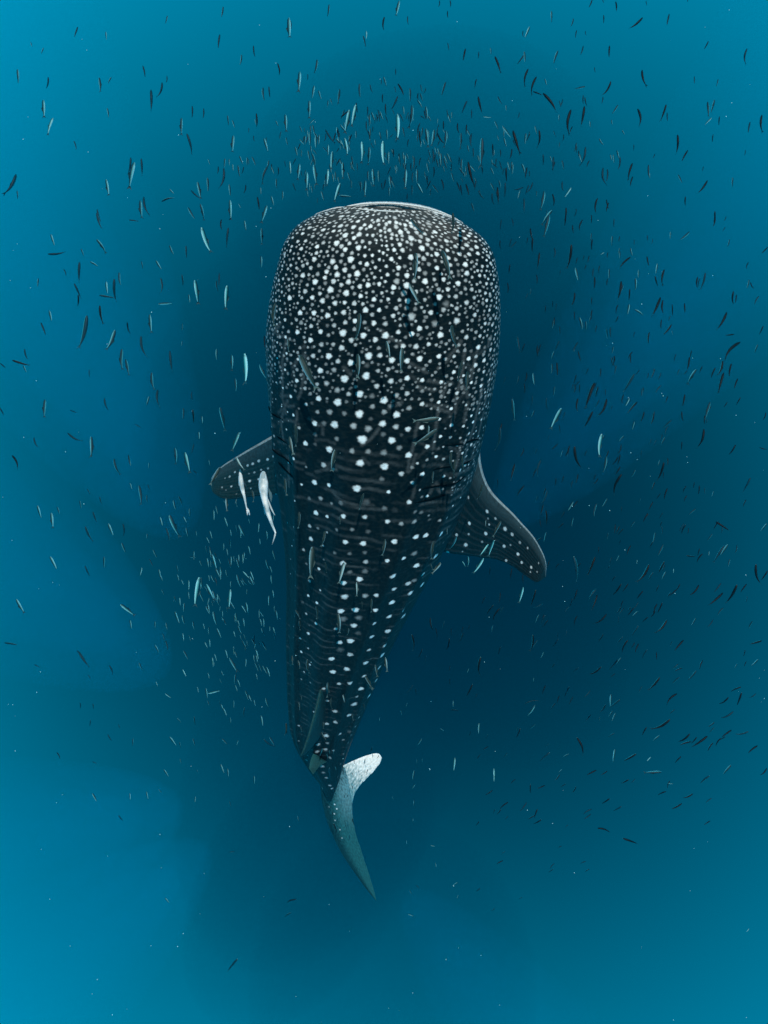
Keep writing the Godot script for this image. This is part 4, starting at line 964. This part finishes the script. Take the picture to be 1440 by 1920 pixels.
	far_fish([580, 206, 32, 1, 2, 1244, 212, 31, 17, 0, 663, 218, 41, 13, 3, 772, 219, 42, 5, 1, 1093, 219, 39, 9, 0, 1201, 220, 36, -8, 0, 1064, 229, 46, 9, 0, 651, 229, 43, 13, 3, 536, 231, 35, -4, 2, 1426, 232, 33, 3, 0, 93, 237, 34, 19, 3, 340, 238, 33, 1, 1, 746, 241, 52, -1, 3, 634, 254, 32, -8, 2, 618, 257, 34, -31, 0, 801, 259, 35, -8, 2, 812, 260, 34, 9, 2, 836, 260, 33, 3, 1])
	far_fish([1012, 261, 32, 0, 0, 864, 265, 30, 1, 1, 968, 268, 47, -17, 0, 357, 270, 38, -15, 0, 1271, 271, 36, 1, 0, 436, 272, 35, 3, 2, 650, 277, 34, -11, 3, 680, 286, 39, -1, 3, 903, 288, 55, 2, 1, 718, 289, 48, -1, 3, 692, 293, 33, 3, 1, 1096, 294, 36, 11, 0, 622, 302, 33, 5, 3, 1037, 308, 30, 5, 0, 244, 312, 32, 9, 0, 266, 314, 32, -2, 0, 643, 321, 32, 0, 2, 1180, 322, 33, 16, 0])
	far_fish([560, 322, 32, 5, 2, 494, 327, 36, 21, 1, 882, 328, 48, -14, 0, 591, 328, 39, -7, 2, 246, 329, 50, 13, 2, 1130, 332, 37, -1, 0, 700, 334, 32, -4, 2, 614, 334, 32, 3, 3, 419, 336, 41, 7, 0, 760, 337, 37, 2, 2, 575, 339, 35, 0, 2, 22, 348, 47, 22, 0, 1318, 352, 32, 35, 0, 202, 353, 31, -9, 2, 684, 355, 30, 3, 2, 374, 358, 32, -11, 2, 632, 362, 38, 18, 3, 934, 367, 33, -3, 0])
	far_fish([1018, 376, 39, 10, 1, 983, 385, 30, 1, 0, 271, 387, 38, -13, 0, 1116, 387, 30, 9, 0, 264, 394, 39, -7, 1, 432, 395, 37, -1, 2, 380, 398, 31, -13, 1, 495, 402, 35, 17, 2, 1025, 407, 33, 37, 2, 185, 415, 31, -15, 0, 1025, 424, 46, 13, 1, 491, 444, 30, 0, 2, 426, 446, 37, 7, 0, 386, 453, 52, -18, 3, 191, 461, 30, -36, 1, 107, 476, 33, -96, 0, 1069, 482, 45, 6, 0, 1010, 489, 31, 7, 0])
	far_fish([1170, 492, 32, 47, 0, 148, 511, 39, 3, 0, 1241, 520, 32, 13, 0, 1319, 528, 33, 13, 0, 304, 536, 30, -7, 1, 214, 545, 43, 1, 0, 1163, 546, 37, 9, 0, 146, 546, 30, -22, 0, 369, 548, 45, -7, 3, 202, 556, 30, -83, 1, 424, 559, 46, 6, 3, 1231, 576, 42, 25, 0, 189, 591, 35, -6, 0, 1355, 603, 39, 28, 0, 282, 608, 35, -4, 2, 158, 624, 64, 12, 1, 209, 640, 44, 18, 2, 972, 646, 33, -6, 0])
	far_fish([266, 651, 41, -10, 0, 1369, 655, 50, 49, 0, 227, 675, 40, 2, 1, 320, 678, 41, -7, 0, 435, 680, 31, -3, 2, 40, 681, 33, -73, 0, 239, 689, 34, -15, 1, 1352, 692, 33, 19, 0, 461, 693, 59, -3, 3, 493, 698, 33, -25, 2, 1296, 706, 32, 31, 1, 285, 716, 35, -6, 1, 1351, 718, 41, 17, 0, 1179, 719, 40, 30, 0, 1105, 742, 52, 21, 0, 294, 747, 35, -3, 0, 1185, 764, 30, 43, 0, 1132, 767, 40, 24, 0])
	far_fish([83, 767, 36, 0, 1, 962, 769, 42, -7, 1, 1326, 771, 36, 18, 1, 1042, 786, 45, 27, 2, 418, 787, 46, -11, 1, 1103, 788, 36, 27, 0, 139, 822, 32, -56, 0, 937, 824, 45, 6, 0, 1317, 824, 39, 14, 0, 441, 829, 39, 22, 2, 1124, 836, 45, 7, 3, 172, 839, 41, -4, 2, 330, 855, 32, -7, 1, 1080, 860, 46, -14, 0, 31, 866, 31, -32, 0, 351, 868, 41, -14, 2, 1135, 871, 31, 11, 1, 217, 876, 33, -18, 1])
	far_fish([1008, 878, 33, 16, 0, 1240, 885, 37, 15, 0, 961, 886, 35, 16, 0, 1154, 908, 43, 23, 0, 1400, 910, 31, 23, 0, 264, 929, 38, -10, 1, 98, 977, 31, -10, 2, 1356, 987, 31, -55, 0, 327, 988, 47, -22, 2, 166, 1002, 32, -22, 0, 1347, 1039, 38, 33, 0, 402, 1055, 31, -17, 2, 1109, 1062, 38, 21, 0, 1081, 1068, 50, -10, 0, 1208, 1077, 41, 30, 0, 1418, 1078, 40, -8, 0, 369, 1111, 57, 8, 3, 394, 1111, 34, -27, 2])
	far_fish([1373, 1115, 41, 24, 0, 1000, 1122, 33, 16, 0, 430, 1124, 38, 5, 3, 1342, 1124, 38, 51, 0, 1115, 1130, 32, 22, 0, 38, 1137, 31, -31, 2, 240, 1144, 35, -49, 3, 1127, 1163, 31, 47, 0, 1241, 1177, 35, 40, 0, 776, 1205, 32, -9, 0, 999, 1206, 32, 4, 0, 157, 1237, 36, -36, 0, 438, 1247, 31, -30, 2, 897, 1250, 37, 7, 0, 1227, 1283, 33, 38, 0, 1257, 1309, 31, 53, 0, 998, 1314, 32, -107, 0, 1240, 1361, 40, 55, 0])
	far_fish([1312, 1391, 36, 54, 0, 1091, 1399, 35, -23, 0, 1223, 1448, 33, 87, 1, 1183, 1577, 31, -71, 0, 435, 1810, 32, 39, 0])
	place_fish()
	# the rest of the school, too many to tell apart
	school = SurfaceTool.new()
	school.begin(Mesh.PRIMITIVE_TRIANGLES)
	small_fish([1022, 934, 30, 20, 0, 947, 358, 30, 0, 0, 1272, 1211, 30, 44, 0, 740, 195, 30, 25, 0, 813, 295, 30, 0, 0, 1180, 1421, 30, 56, 0, 1025, 972, 30, -4, 0, 1363, 1343, 30, 58, 0, 101, 1057, 30, -30, 2, 581, 262, 30, -2, 2, 316, 1003, 30, -18, 0, 998, 461, 29, 0, 0, 403, 1161, 29, -13, 2, 493, 177, 29, -5, 1, 22, 1207, 29, -83, 0, 1241, 577, 29, 4, 0, 1169, 1212, 29, 27, 0, 1416, 1205, 29, 77, 0, 1114, 958, 29, 15, 1, 1045, 694, 29, -2, 0])
	small_fish([359, 401, 29, -30, 2, 312, 569, 29, -95, 2, 593, 126, 29, 11, 1, 410, 79, 29, 7, 0, 732, 344, 29, -7, 2, 753, 169, 29, -27, 0, 1303, 1109, 29, 40, 0, 1081, 761, 29, 7, 0, 831, 168, 29, 17, 1, 506, 1396, 29, -54, 0, 1116, 1260, 29, 52, 0, 1149, 1248, 29, 37, 0, 1283, 1386, 29, 48, 0, 1157, 1107, 29, 32, 0, 928, 1152, 29, 32, 0, 851, 1435, 29, 4, 3, 448, 1091, 28, -17, 2, 808, 1172, 28, -10, 0, 442, 723, 28, -4, 1, 825, 261, 28, -28, 0])
	small_fish([1368, 695, 28, 12, 0, 1152, 1320, 28, 48, 0, 1291, 683, 28, 11, 0, 82, 618, 28, -22, 1, 1189, 1185, 28, 30, 0, 800, 213, 28, -7, 2, 1082, 516, 28, -11, 2, 1151, 1419, 28, 6, 2, 1386, 1312, 28, 18, 0, 674, 172, 28, -2, 1, 499, 273, 28, -17, 2, 496, 643, 28, -4, 0, 1109, 1115, 28, 37, 0, 1238, 1033, 28, 28, 1, 1041, 108, 28, 19, 1, 949, 329, 28, -3, 0, 363, 782, 28, -2, 0, 34, 144, 28, -3, 1, 865, 312, 28, 0, 1, 782, 332, 28, 0, 2])
	small_fish([390, 348, 28, -1, 2, 1020, 1420, 28, 45, 0, 315, 372, 28, -106, 1, 224, 525, 28, -6, 1, 411, 525, 28, 0, 0, 1251, 620, 28, 38, 0, 880, 1296, 28, 25, 0, 1076, 563, 28, 11, 0, 975, 921, 27, 36, 0, 367, 366, 27, -47, 0, 1134, 1555, 27, -75, 0, 185, 406, 27, -14, 0, 1373, 560, 27, 0, 0, 454, 996, 27, -27, 2, 587, 173, 27, 9, 2, 870, 202, 27, 24, 0, 198, 760, 27, -15, 0, 1162, 308, 27, 4, 0, 208, 994, 27, -23, 2, 1283, 293, 27, 30, 0])
	small_fish([592, 267, 27, 0, 2, 1139, 330, 27, 4, 0, 996, 441, 27, -8, 0, 877, 357, 27, -14, 0, 1216, 323, 27, -2, 1, 995, 1334, 27, 33, 2, 1297, 1268, 27, 39, 0, 787, 260, 27, -5, 0, 74, 961, 27, -12, 2, 1239, 1065, 27, 25, 0, 1061, 403, 27, 4, 0, 1284, 443, 27, 48, 1, 693, 227, 27, 0, 1, 485, 383, 27, -9, 0, 482, 227, 27, -2, 0, 938, 807, 27, 15, 0, 769, 180, 27, -1, 1, 1390, 1376, 27, 72, 0, 1357, 1032, 27, 34, 1, 1340, 415, 27, 4, 0])
	small_fish([776, 307, 27, 1, 1, 1336, 201, 26, 13, 1, 402, 1297, 26, -103, 3, 1282, 752, 26, 12, 0, 463, 1143, 26, -7, 2, 1410, 1405, 26, 56, 0, 870, 104, 26, 11, 0, 1090, 608, 26, -16, 2, 1361, 1376, 26, 57, 0, 1284, 1393, 26, 77, 0, 332, 1159, 26, -19, 2, 1345, 1103, 26, 39, 0, 952, 250, 26, -41, 2, 1064, 848, 26, 21, 0, 927, 1455, 26, 1, 3, 1362, 1444, 26, 42, 1, 349, 474, 26, -2, 1, 718, 46, 26, 6, 0, 200, 540, 26, -8, 2, 233, 995, 26, -4, 0])
	small_fish([841, 1210, 26, 12, 0, 1192, 534, 25, -2, 2, 1087, 423, 25, 21, 0, 994, 354, 25, 28, 0, 917, 1144, 25, 36, 0, 1016, 957, 25, 17, 0, 1268, 1513, 25, 61, 0, 1320, 1462, 25, 47, 1, 1373, 845, 25, 31, 0, 1145, 1315, 25, 3, 2, 882, 266, 25, -4, 0, 759, 304, 25, 2, 2, 589, 298, 25, -20, 1, 544, 316, 25, -4, 3, 827, 301, 25, -3, 2, 1215, 635, 25, 7, 0, 243, 865, 25, -13, 1, 788, 354, 25, -28, 2, 649, 368, 25, -86, 2, 240, 617, 25, -12, 0])
	small_fish([95, 594, 25, -16, 2, 1078, 651, 25, 30, 0, 1001, 712, 25, -5, 2, 1039, 376, 25, -9, 0, 1252, 38, 25, 13, 0, 1024, 759, 25, -4, 0, 1115, 532, 25, 2, 0, 178, 971, 24, -18, 0, 164, 1072, 24, -23, 0, 1247, 927, 24, 18, 0, 195, 1056, 24, 2, 1, 1379, 720, 24, 24, 0, 1433, 1080, 24, 32, 0, 1306, 531, 24, 4, 0, 153, 1228, 24, -45, 0, 1224, 787, 24, 13, 0, 378, 1095, 24, -4, 2, 976, 113, 24, 37, 1, 923, 375, 24, -8, 0, 524, 131, 24, -10, 0])
	small_fish([406, 537, 24, -6, 1, 490, 492, 24, -2, 2, 343, 527, 24, -4, 0, 414, 423, 24, -2, 0, 831, 348, 24, -12, 0, 817, 355, 24, -34, 1, 147, 565, 24, 4, 0, 835, 308, 24, -16, 1, 99, 451, 24, -17, 2, 768, 1294, 24, 39, 0, 1064, 362, 24, 34, 3, 1404, 240, 24, 12, 0, 1357, 1316, 24, 48, 0, 1017, 1164, 24, 23, 0, 1142, 98, 24, 2, 0, 986, 325, 24, 11, 0, 988, 62, 24, 23, 3, 1237, 1141, 24, 23, 0, 90, 157, 24, 10, 0, 616, 21, 24, 8, 1])
	small_fish([1060, 414, 24, 4, 0, 344, 777, 24, 0, 1, 361, 211, 24, 0, 0, 981, 1514, 24, 39, 0, 271, 135, 24, -12, 0, 1289, 1494, 24, 69, 0, 448, 322, 24, -8, 1, 1205, 783, 23, 18, 0, 615, 282, 23, 0, 2, 1250, 796, 23, 45, 1, 710, 332, 23, -2, 2, 773, 358, 23, 0, 1, 773, 335, 23, 2, 1, 1378, 1292, 23, 63, 0, 1156, 13, 23, -2, 0, 924, 282, 23, -2, 0, 66, 831, 23, -22, 0, 1007, 659, 23, 0, 0, 677, 352, 23, 0, 1, 860, 351, 23, -17, 0])
	small_fish([1062, 1298, 23, 24, 0, 984, 109, 23, -4, 2, 1180, 554, 23, 2, 0, 648, 212, 23, -131, 0, 690, 332, 23, -2, 1, 1108, 1449, 23, 64, 0, 406, 666, 23, 0, 2, 958, 1077, 23, 9, 0, 1183, 341, 23, 17, 0, 431, 358, 23, -4, 2, 322, 471, 23, -23, 1, 1336, 700, 23, 23, 0, 298, 498, 23, -32, 2, 325, 1391, 23, -33, 2, 723, 207, 23, -3, 0, 537, 1368, 23, -2, 0, 1340, 408, 23, 0, 0, 1041, 475, 23, 0, 0, 858, 242, 23, -4, 0, 142, 61, 23, 17, 1])
	small_fish([476, 98, 23, -6, 0, 1144, 625, 23, 0, 0, 937, 1122, 23, 9, 0, 48, 666, 23, -13, 0, 232, 1028, 22, -20, 2, 865, 358, 22, -9, 0, 1330, 1401, 22, 35, 0, 1069, 950, 22, 31, 2, 687, 238, 22, -2, 1, 661, 315, 22, -23, 1, 728, 299, 22, -3, 2, 684, 79, 22, -15, 1, 505, 174, 22, -5, 0, 898, 1367, 22, 3, 3, 1054, 351, 22, -3, 0, 1231, 505, 22, 9, 2, 1109, 460, 22, 3, 0, 962, 460, 22, 42, 0, 953, 541, 22, -5, 0, 1108, 591, 22, 7, 0])
	small_fish([1178, 581, 22, 9, 2, 1224, 702, 22, 24, 0, 1149, 681, 22, -27, 1, 349, 1229, 22, -31, 2, 1019, 301, 22, -4, 0, 1035, 693, 22, 2, 1, 788, 1227, 22, 25, 0, 984, 730, 22, -5, 0, 1118, 736, 22, 14, 0, 1153, 206, 22, 33, 1, 417, 24, 22, 9, 1, 1034, 32, 22, -2, 2, 1086, 165, 22, 81, 1, 1313, 1247, 21, 25, 0, 1432, 1449, 21, 47, 0, 1207, 1227, 21, 27, 0, 1100, 1521, 21, 64, 0, 511, 377, 21, -16, 2, 210, 1257, 21, -22, 0, 382, 214, 21, 2, 0])
	small_fish([496, 1212, 21, -27, 2, 1332, 1170, 21, 38, 0, 1193, 1216, 21, 27, 0, 452, 114, 21, 9, 2, 1199, 1116, 21, 38, 0, 545, 1688, 21, 76, 0, 1200, 586, 21, -59, 2, 359, 744, 21, -5, 0, 887, 390, 21, -18, 1, 1417, 564, 21, 31, 1, 361, 842, 21, 12, 0, 806, 290, 21, -14, 1, 1178, 1032, 21, 27, 0, 939, 312, 21, -14, 0, 1233, 730, 21, 38, 0, 1009, 175, 21, -63, 0, 980, 1086, 21, 3, 0, 1101, 1302, 21, 44, 0, 972, 355, 21, 72, 0, 972, 1376, 21, 22, 0])
	small_fish([1182, 1148, 21, 38, 0, 819, 1188, 21, -9, 0, 1297, 1043, 21, -83, 0, 1349, 1147, 20, 41, 1, 1161, 1202, 20, 34, 0, 1157, 1517, 20, 55, 0, 1135, 1503, 20, 53, 0, 775, 1455, 20, 9, 2, 1019, 1294, 20, 23, 0, 1381, 1031, 20, 17, 1, 1431, 990, 20, 34, 1, 1297, 960, 20, 49, 1, 865, 1196, 20, 22, 0, 1266, 1276, 20, 46, 1, 1182, 674, 20, 0, 0, 1433, 470, 20, 45, 0, 1147, 453, 20, 2, 1, 1239, 609, 20, 5, 0, 1367, 628, 20, 83, 0, 530, 367, 20, 0, 2])
	small_fish([462, 1079, 20, -41, 3, 277, 753, 20, 15, 2, 888, 287, 20, -5, 1, 629, 332, 20, -3, 2, 748, 297, 20, 0, 0, 955, 506, 20, 5, 0, 801, 340, 20, -5, 0, 1373, 343, 20, 2, 1, 710, 215, 20, -2, 0, 1251, 220, 20, 2, 0, 1078, 730, 20, 5, 0, 428, 227, 20, -5, 1, 1138, 627, 20, -5, 2, 252, 414, 20, -85, 1, 902, 367, 20, -35, 1, 177, 495, 20, -59, 2, 1007, 525, 20, -3, 0, 1244, 1080, 19, 29, 1, 178, 1496, 19, -31, 3, 1415, 1243, 19, 43, 1])
	small_fish([1164, 1147, 19, 37, 0, 460, 356, 19, 10, 0, 1007, 1542, 19, 58, 0, 918, 1072, 19, 6, 0, 71, 531, 19, 0, 2, 1327, 228, 19, 45, 3, 142, 274, 19, -15, 1, 1101, 1532, 19, 57, 0, 1102, 1347, 19, 36, 0, 203, 213, 19, -7, 2, 600, 179, 19, -18, 2, 1126, 1197, 19, 29, 0, 994, 1480, 19, 0, 0, 351, 999, 19, -11, 2, 1240, 1487, 19, 63, 0, 1187, 889, 19, 27, 1, 433, 1053, 19, 0, 2, 494, 1169, 19, -3, 2, 1072, 980, 19, 11, 1, 457, 1169, 19, -8, 2])
	small_fish([455, 1049, 19, -6, 2, 1417, 655, 19, 17, 1, 284, 1056, 19, -29, 1, 1093, 188, 18, -2, 0, 962, 418, 18, -11, 0, 1300, 1167, 18, 32, 1, 854, 1331, 18, -88, 0, 1074, 431, 18, -6, 0, 1406, 1172, 18, 24, 1, 4, 772, 18, -29, 0, 1187, 799, 18, 11, 2, 770, 314, 18, 0, 0, 1301, 1389, 18, 39, 0, 1348, 228, 18, 0, 0, 717, 186, 18, 0, 0, 916, 1487, 18, 58, 0, 1028, 1058, 18, 18, 0, 738, 288, 18, -5, 0, 1007, 1161, 18, 24, 1, 1171, 1466, 18, 58, 0])
	small_fish([139, 772, 18, -70, 0, 33, 366, 18, -4, 1, 937, 460, 18, -2, 0, 1184, 474, 18, -11, 2, 1176, 755, 18, 24, 3, 1271, 1255, 18, 70, 0, 552, 352, 18, -22, 0, 546, 48, 18, -3, 0, 1086, 730, 18, 2, 0, 110, 958, 18, -22, 1, 764, 39, 18, -2, 1, 742, 319, 18, 0, 2, 1014, 1476, 18, 70, 0, 831, 1173, 18, 15, 0, 1077, 593, 18, -2, 0, 1151, 420, 18, 0, 0, 1197, 514, 18, 6, 2, 538, 1715, 18, 56, 0, 1070, 1314, 18, 30, 0, 1324, 86, 18, 28, 0])
	small_fish([463, 303, 17, 2, 2, 1046, 1312, 17, 18, 0, 915, 220, 17, -79, 3, 346, 1263, 17, -27, 3, 489, 1253, 17, -21, 2, 1145, 1378, 17, 58, 0, 264, 1251, 17, -21, 2, 525, 255, 17, 13, 1, 312, 38, 17, 17, 1, 313, 150, 17, 0, 1, 476, 1205, 17, -27, 2, 1085, 290, 17, 0, 0, 783, 182, 17, 2, 0, 342, 614, 17, 0, 1, 123, 512, 17, -24, 1, 1366, 457, 17, 15, 1, 1149, 657, 17, 13, 1, 839, 28, 17, -2, 0, 1265, 672, 17, 13, 0, 1395, 944, 17, 27, 0])
	small_fish([422, 1391, 17, -45, 2, 1231, 1231, 17, 0, 0, 189, 940, 17, -13, 0, 1252, 867, 17, 3, 0, 151, 947, 17, -6, 1, 786, 1392, 17, 30, 2, 696, 168, 17, -17, 1, 1278, 837, 17, 3, 0, 415, 1071, 17, -15, 2, 565, 288, 17, 0, 1, 302, 1083, 17, -30, 2, 438, 1221, 17, -6, 2, 355, 561, 17, -6, 2, 1071, 1131, 17, 13, 0, 1411, 1306, 17, 54, 1, 409, 320, 17, 3, 0, 906, 1126, 17, 27, 0, 337, 1129, 17, -6, 2, 936, 1221, 17, 13, 0, 687, 67, 17, 0, 3])
	small_fish([1333, 1359, 17, 54, 0, 47, 693, 17, -24, 1, 1434, 782, 17, 18, 0, 763, 372, 17, 2, 0, 1144, 1340, 16, 31, 1, 995, 1533, 16, 59, 0, 936, 1617, 16, 66, 0, 1328, 1501, 16, 53, 1, 1325, 1543, 16, 62, 0, 199, 68, 16, -2, 2, 1432, 842, 16, -72, 0, 1162, 479, 16, 3, 1, 1257, 442, 16, 3, 2, 1117, 618, 16, 9, 0, 276, 1492, 16, -14, 2, 841, 88, 16, -9, 1, 1109, 565, 16, 4, 0, 364, 1393, 16, -17, 2, 260, 799, 16, -63, 1, 316, 1305, 16, -53, 3])
	small_fish([6, 686, 16, -49, 0, 167, 701, 16, 0, 1, 111, 1417, 16, -33, 0, 267, 498, 16, -9, 1, 1209, 1162, 16, 45, 0, 155, 474, 16, -18, 1, 206, 1384, 16, -30, 0, 584, 229, 16, 43, 2, 1345, 156, 16, 15, 1, 1302, 151, 16, 2, 1, 477, 1236, 16, -7, 2, 1132, 37, 16, -2, 0, 249, 1393, 16, 3, 1, 379, 788, 16, -6, 2, 742, 136, 15, -4, 0, 845, 8, 15, -6, 0, 824, 8, 15, 6, 0, 846, 1185, 15, 2, 0, 1079, 1256, 15, 52, 0, 515, 1194, 15, -7, 2])
	small_fish([426, 1036, 15, -14, 2, 362, 1045, 15, -83, 2, 1139, 1006, 15, 10, 1, 1122, 1032, 15, 3, 0, 227, 1535, 15, -40, 0, 995, 548, 15, 7, 1, 1081, 490, 15, 14, 0, 205, 151, 15, 29, 2, 1200, 1293, 15, 30, 1, 798, 1236, 15, 10, 0, 923, 1180, 15, 10, 1, 866, 1182, 15, 15, 0, 935, 1523, 15, 38, 0, 980, 64, 15, 3, 0, 580, 351, 15, 0, 2, 470, 1310, 15, -23, 3, 1034, 1624, 15, 44, 0, 1060, 1417, 15, 59, 1, 843, 1280, 15, 0, 0, 169, 1357, 14, 10, 0])
	small_fish([167, 922, 14, -34, 0, 443, 1291, 14, -16, 2, 1234, 931, 14, 34, 0, 1092, 1617, 14, 68, 0, 323, 360, 14, -45, 2, 910, 1403, 14, 61, 0, 447, 815, 14, 40, 2, 1334, 1369, 14, 45, 1, 151, 1324, 14, 0, 0, 1017, 1229, 14, 29, 1, 334, 1084, 14, -16, 2, 1187, 1465, 13, 49, 1, 70, 1249, 13, -60, 0, 392, 304, 13, -19, 2, 79, 96, 13, 26, 2, 961, 1465, 13, 53, 0, 314, 1689, 13, -39, 2, 590, 350, 13, 3, 2, 780, 1298, 13, -6, 0, 1062, 1187, 13, 11, 0])
	small_fish([947, 1417, 13, 37, 1, 1036, 571, 13, 0, 0, 595, 377, 13, 0, 1, 279, 874, 13, 5, 2, 715, 155, 13, -3, 0, 417, 1152, 13, -3, 2, 847, 217, 13, 0, 2, 436, 1597, 12, -94, 2, 1258, 1469, 12, -81, 3, 753, 1337, 12, -10, 2, 850, 1320, 12, 3, 2, 391, 1319, 12, -23, 2, 843, 1254, 12, 13, 0, 452, 1196, 12, -18, 2, 367, 886, 12, -45, 0, 338, 1397, 12, -13, 1, 336, 1351, 12, -39, 1, 59, 84, 12, -19, 2, 432, 1508, 12, -18, 1, 175, 1325, 12, -4, 0])
	small_fish([771, 1716, 12, -72, 3, 1216, 1424, 12, 47, 3, 793, 220, 12, -59, 0, 820, 228, 12, 7, 2, 853, 1658, 12, 51, 2, 1055, 1473, 12, 58, 0, 895, 1545, 12, 39, 0, 368, 1001, 11, -9, 2, 1124, 1349, 11, -3, 1, 776, 1506, 11, 4, 2, 339, 1428, 11, -14, 2, 341, 645, 11, 9, 2, 178, 1430, 11, -70, 0, 1045, 1192, 11, 9, 0, 969, 1369, 11, 21, 0, 775, 1475, 11, 36, 2, 168, 1270, 11, -31, 1, 897, 1419, 11, 36, 0, 896, 1669, 11, 54, 0, 1100, 1632, 11, 56, 0])
	small_fish([828, 1368, 10, 130, 2, 224, 1363, 10, -22, 0, 879, 1177, 10, 16, 0, 301, 1484, 10, -40, 2, 1050, 1446, 10, 50, 1, 893, 1305, 10, 23, 0, 877, 1258, 10, 23, 2, 414, 1277, 10, -22, 2, 784, 1663, 10, -48, 1, 881, 1376, 10, 16, 0, 913, 1382, 10, 23, 0, 943, 1599, 10, 52, 0, 294, 1283, 10, -22, 2, 949, 1534, 10, 40, 0, 1025, 1398, 10, 40, 1, 774, 1539, 9, 0, 2, 762, 1580, 9, -5, 2, 924, 1706, 9, 49, 0, 1263, 1071, 9, 5, 3, 1062, 1549, 9, 51, 1])
	small_fish([792, 1426, 9, -8, 2, 712, 1350, 9, 0, 2, 1402, 1745, 8, 40, 3, 1049, 1588, 8, 63, 0, 1000, 1275, 8, 9, 2, 812, 1586, 8, -76, 3, 737, 1497, 8, -22, 2, 1129, 476, 7, 56, 3, 782, 1428, 7, 0, 2, 371, 1447, 7, -28, 1, 762, 1322, 7, 18, 2, 1194, 1054, 6, 0, 3, 926, 1522, 6, 18, 0, 975, 1684, 6, 62, 0, 858, 1682, 6, 18, 2, 817, 1623, 5, -9, 2, 770, 1673, 4, -27, 2, 1329, 1038, 4, 0, 3])
	# and the faintest of them, in loose drifts: pale ones left of the back, dark ones out to the right
	for k in 760:
		var left := rng.randf() < 0.38
		var px := rng.randfn(430.0, 70.0) if left else rng.randfn(1130.0, 170.0)
		var py := rng.randfn(1130.0, 130.0) if left else rng.randfn(850.0, 330.0)
		if rng.randf() < 0.36:
			px = rng.randfn(760.0, 170.0)
			py = rng.randfn(285.0, 60.0)
			left = rng.randf() < 0.65
		if px > 520.0 and px < 930.0 and py > 370.0 and py < 1500.0:
			continue
		small_fish([px, py, rng.randf_range(11.0, 22.0), rng.randfn(-12.0, 12.0) if left else rng.randfn(8.0 + maxf(0.0, (py - 600.0) * 0.04), 12.0), (2 if rng.randf() < 0.8 else 1) if left else (0 if rng.randf() < 0.8 else 1)])
	var rest := MeshInstance3D.new()
	rest.name = "fish_school"
	rest.mesh = school.commit()
	rest.material_override = fish_mat
	rest.set_meta("label", "hundreds of tiny distant fish scattered through the blue water round the shark")
	rest.set_meta("category", "fish school")
	rest.set_meta("kind", "stuff")
	add_child(rest)
	for o in fish_protos:
		o.free()


func build_specks() -> void:
	# plankton: pale specks drifting in the water
	var grain := SphereMesh.new()
	grain.radius = 0.5
	grain.height = 1.0
	grain.radial_segments = 6
	grain.rings = 3
	grain.material = plain(lin(0.45, 0.75, 0.80), 0.8)
	var many := MultiMesh.new()
	many.transform_format = MultiMesh.TRANSFORM_3D
	many.mesh = grain
	many.instance_count = 240
	for k in 240:
		var depth := rng.randf_range(2.5, 10.0)
		var where := Vector3(rng.randf_range(-0.5, 0.5) * depth, -depth, rng.randf_range(-0.64, 0.64) * depth)
		many.set_instance_transform(k, Transform3D(Basis.from_scale(Vector3.ONE * rng.randf_range(0.002, 0.0065) * depth / 6.0), where))
	var o := MultiMeshInstance3D.new()
	o.name = "plankton"
	o.multimesh = many
	o.set_meta("label", "pale plankton specks drifting everywhere in the water")
	o.set_meta("category", "plankton")
	o.set_meta("kind", "stuff")
	add_child(o)
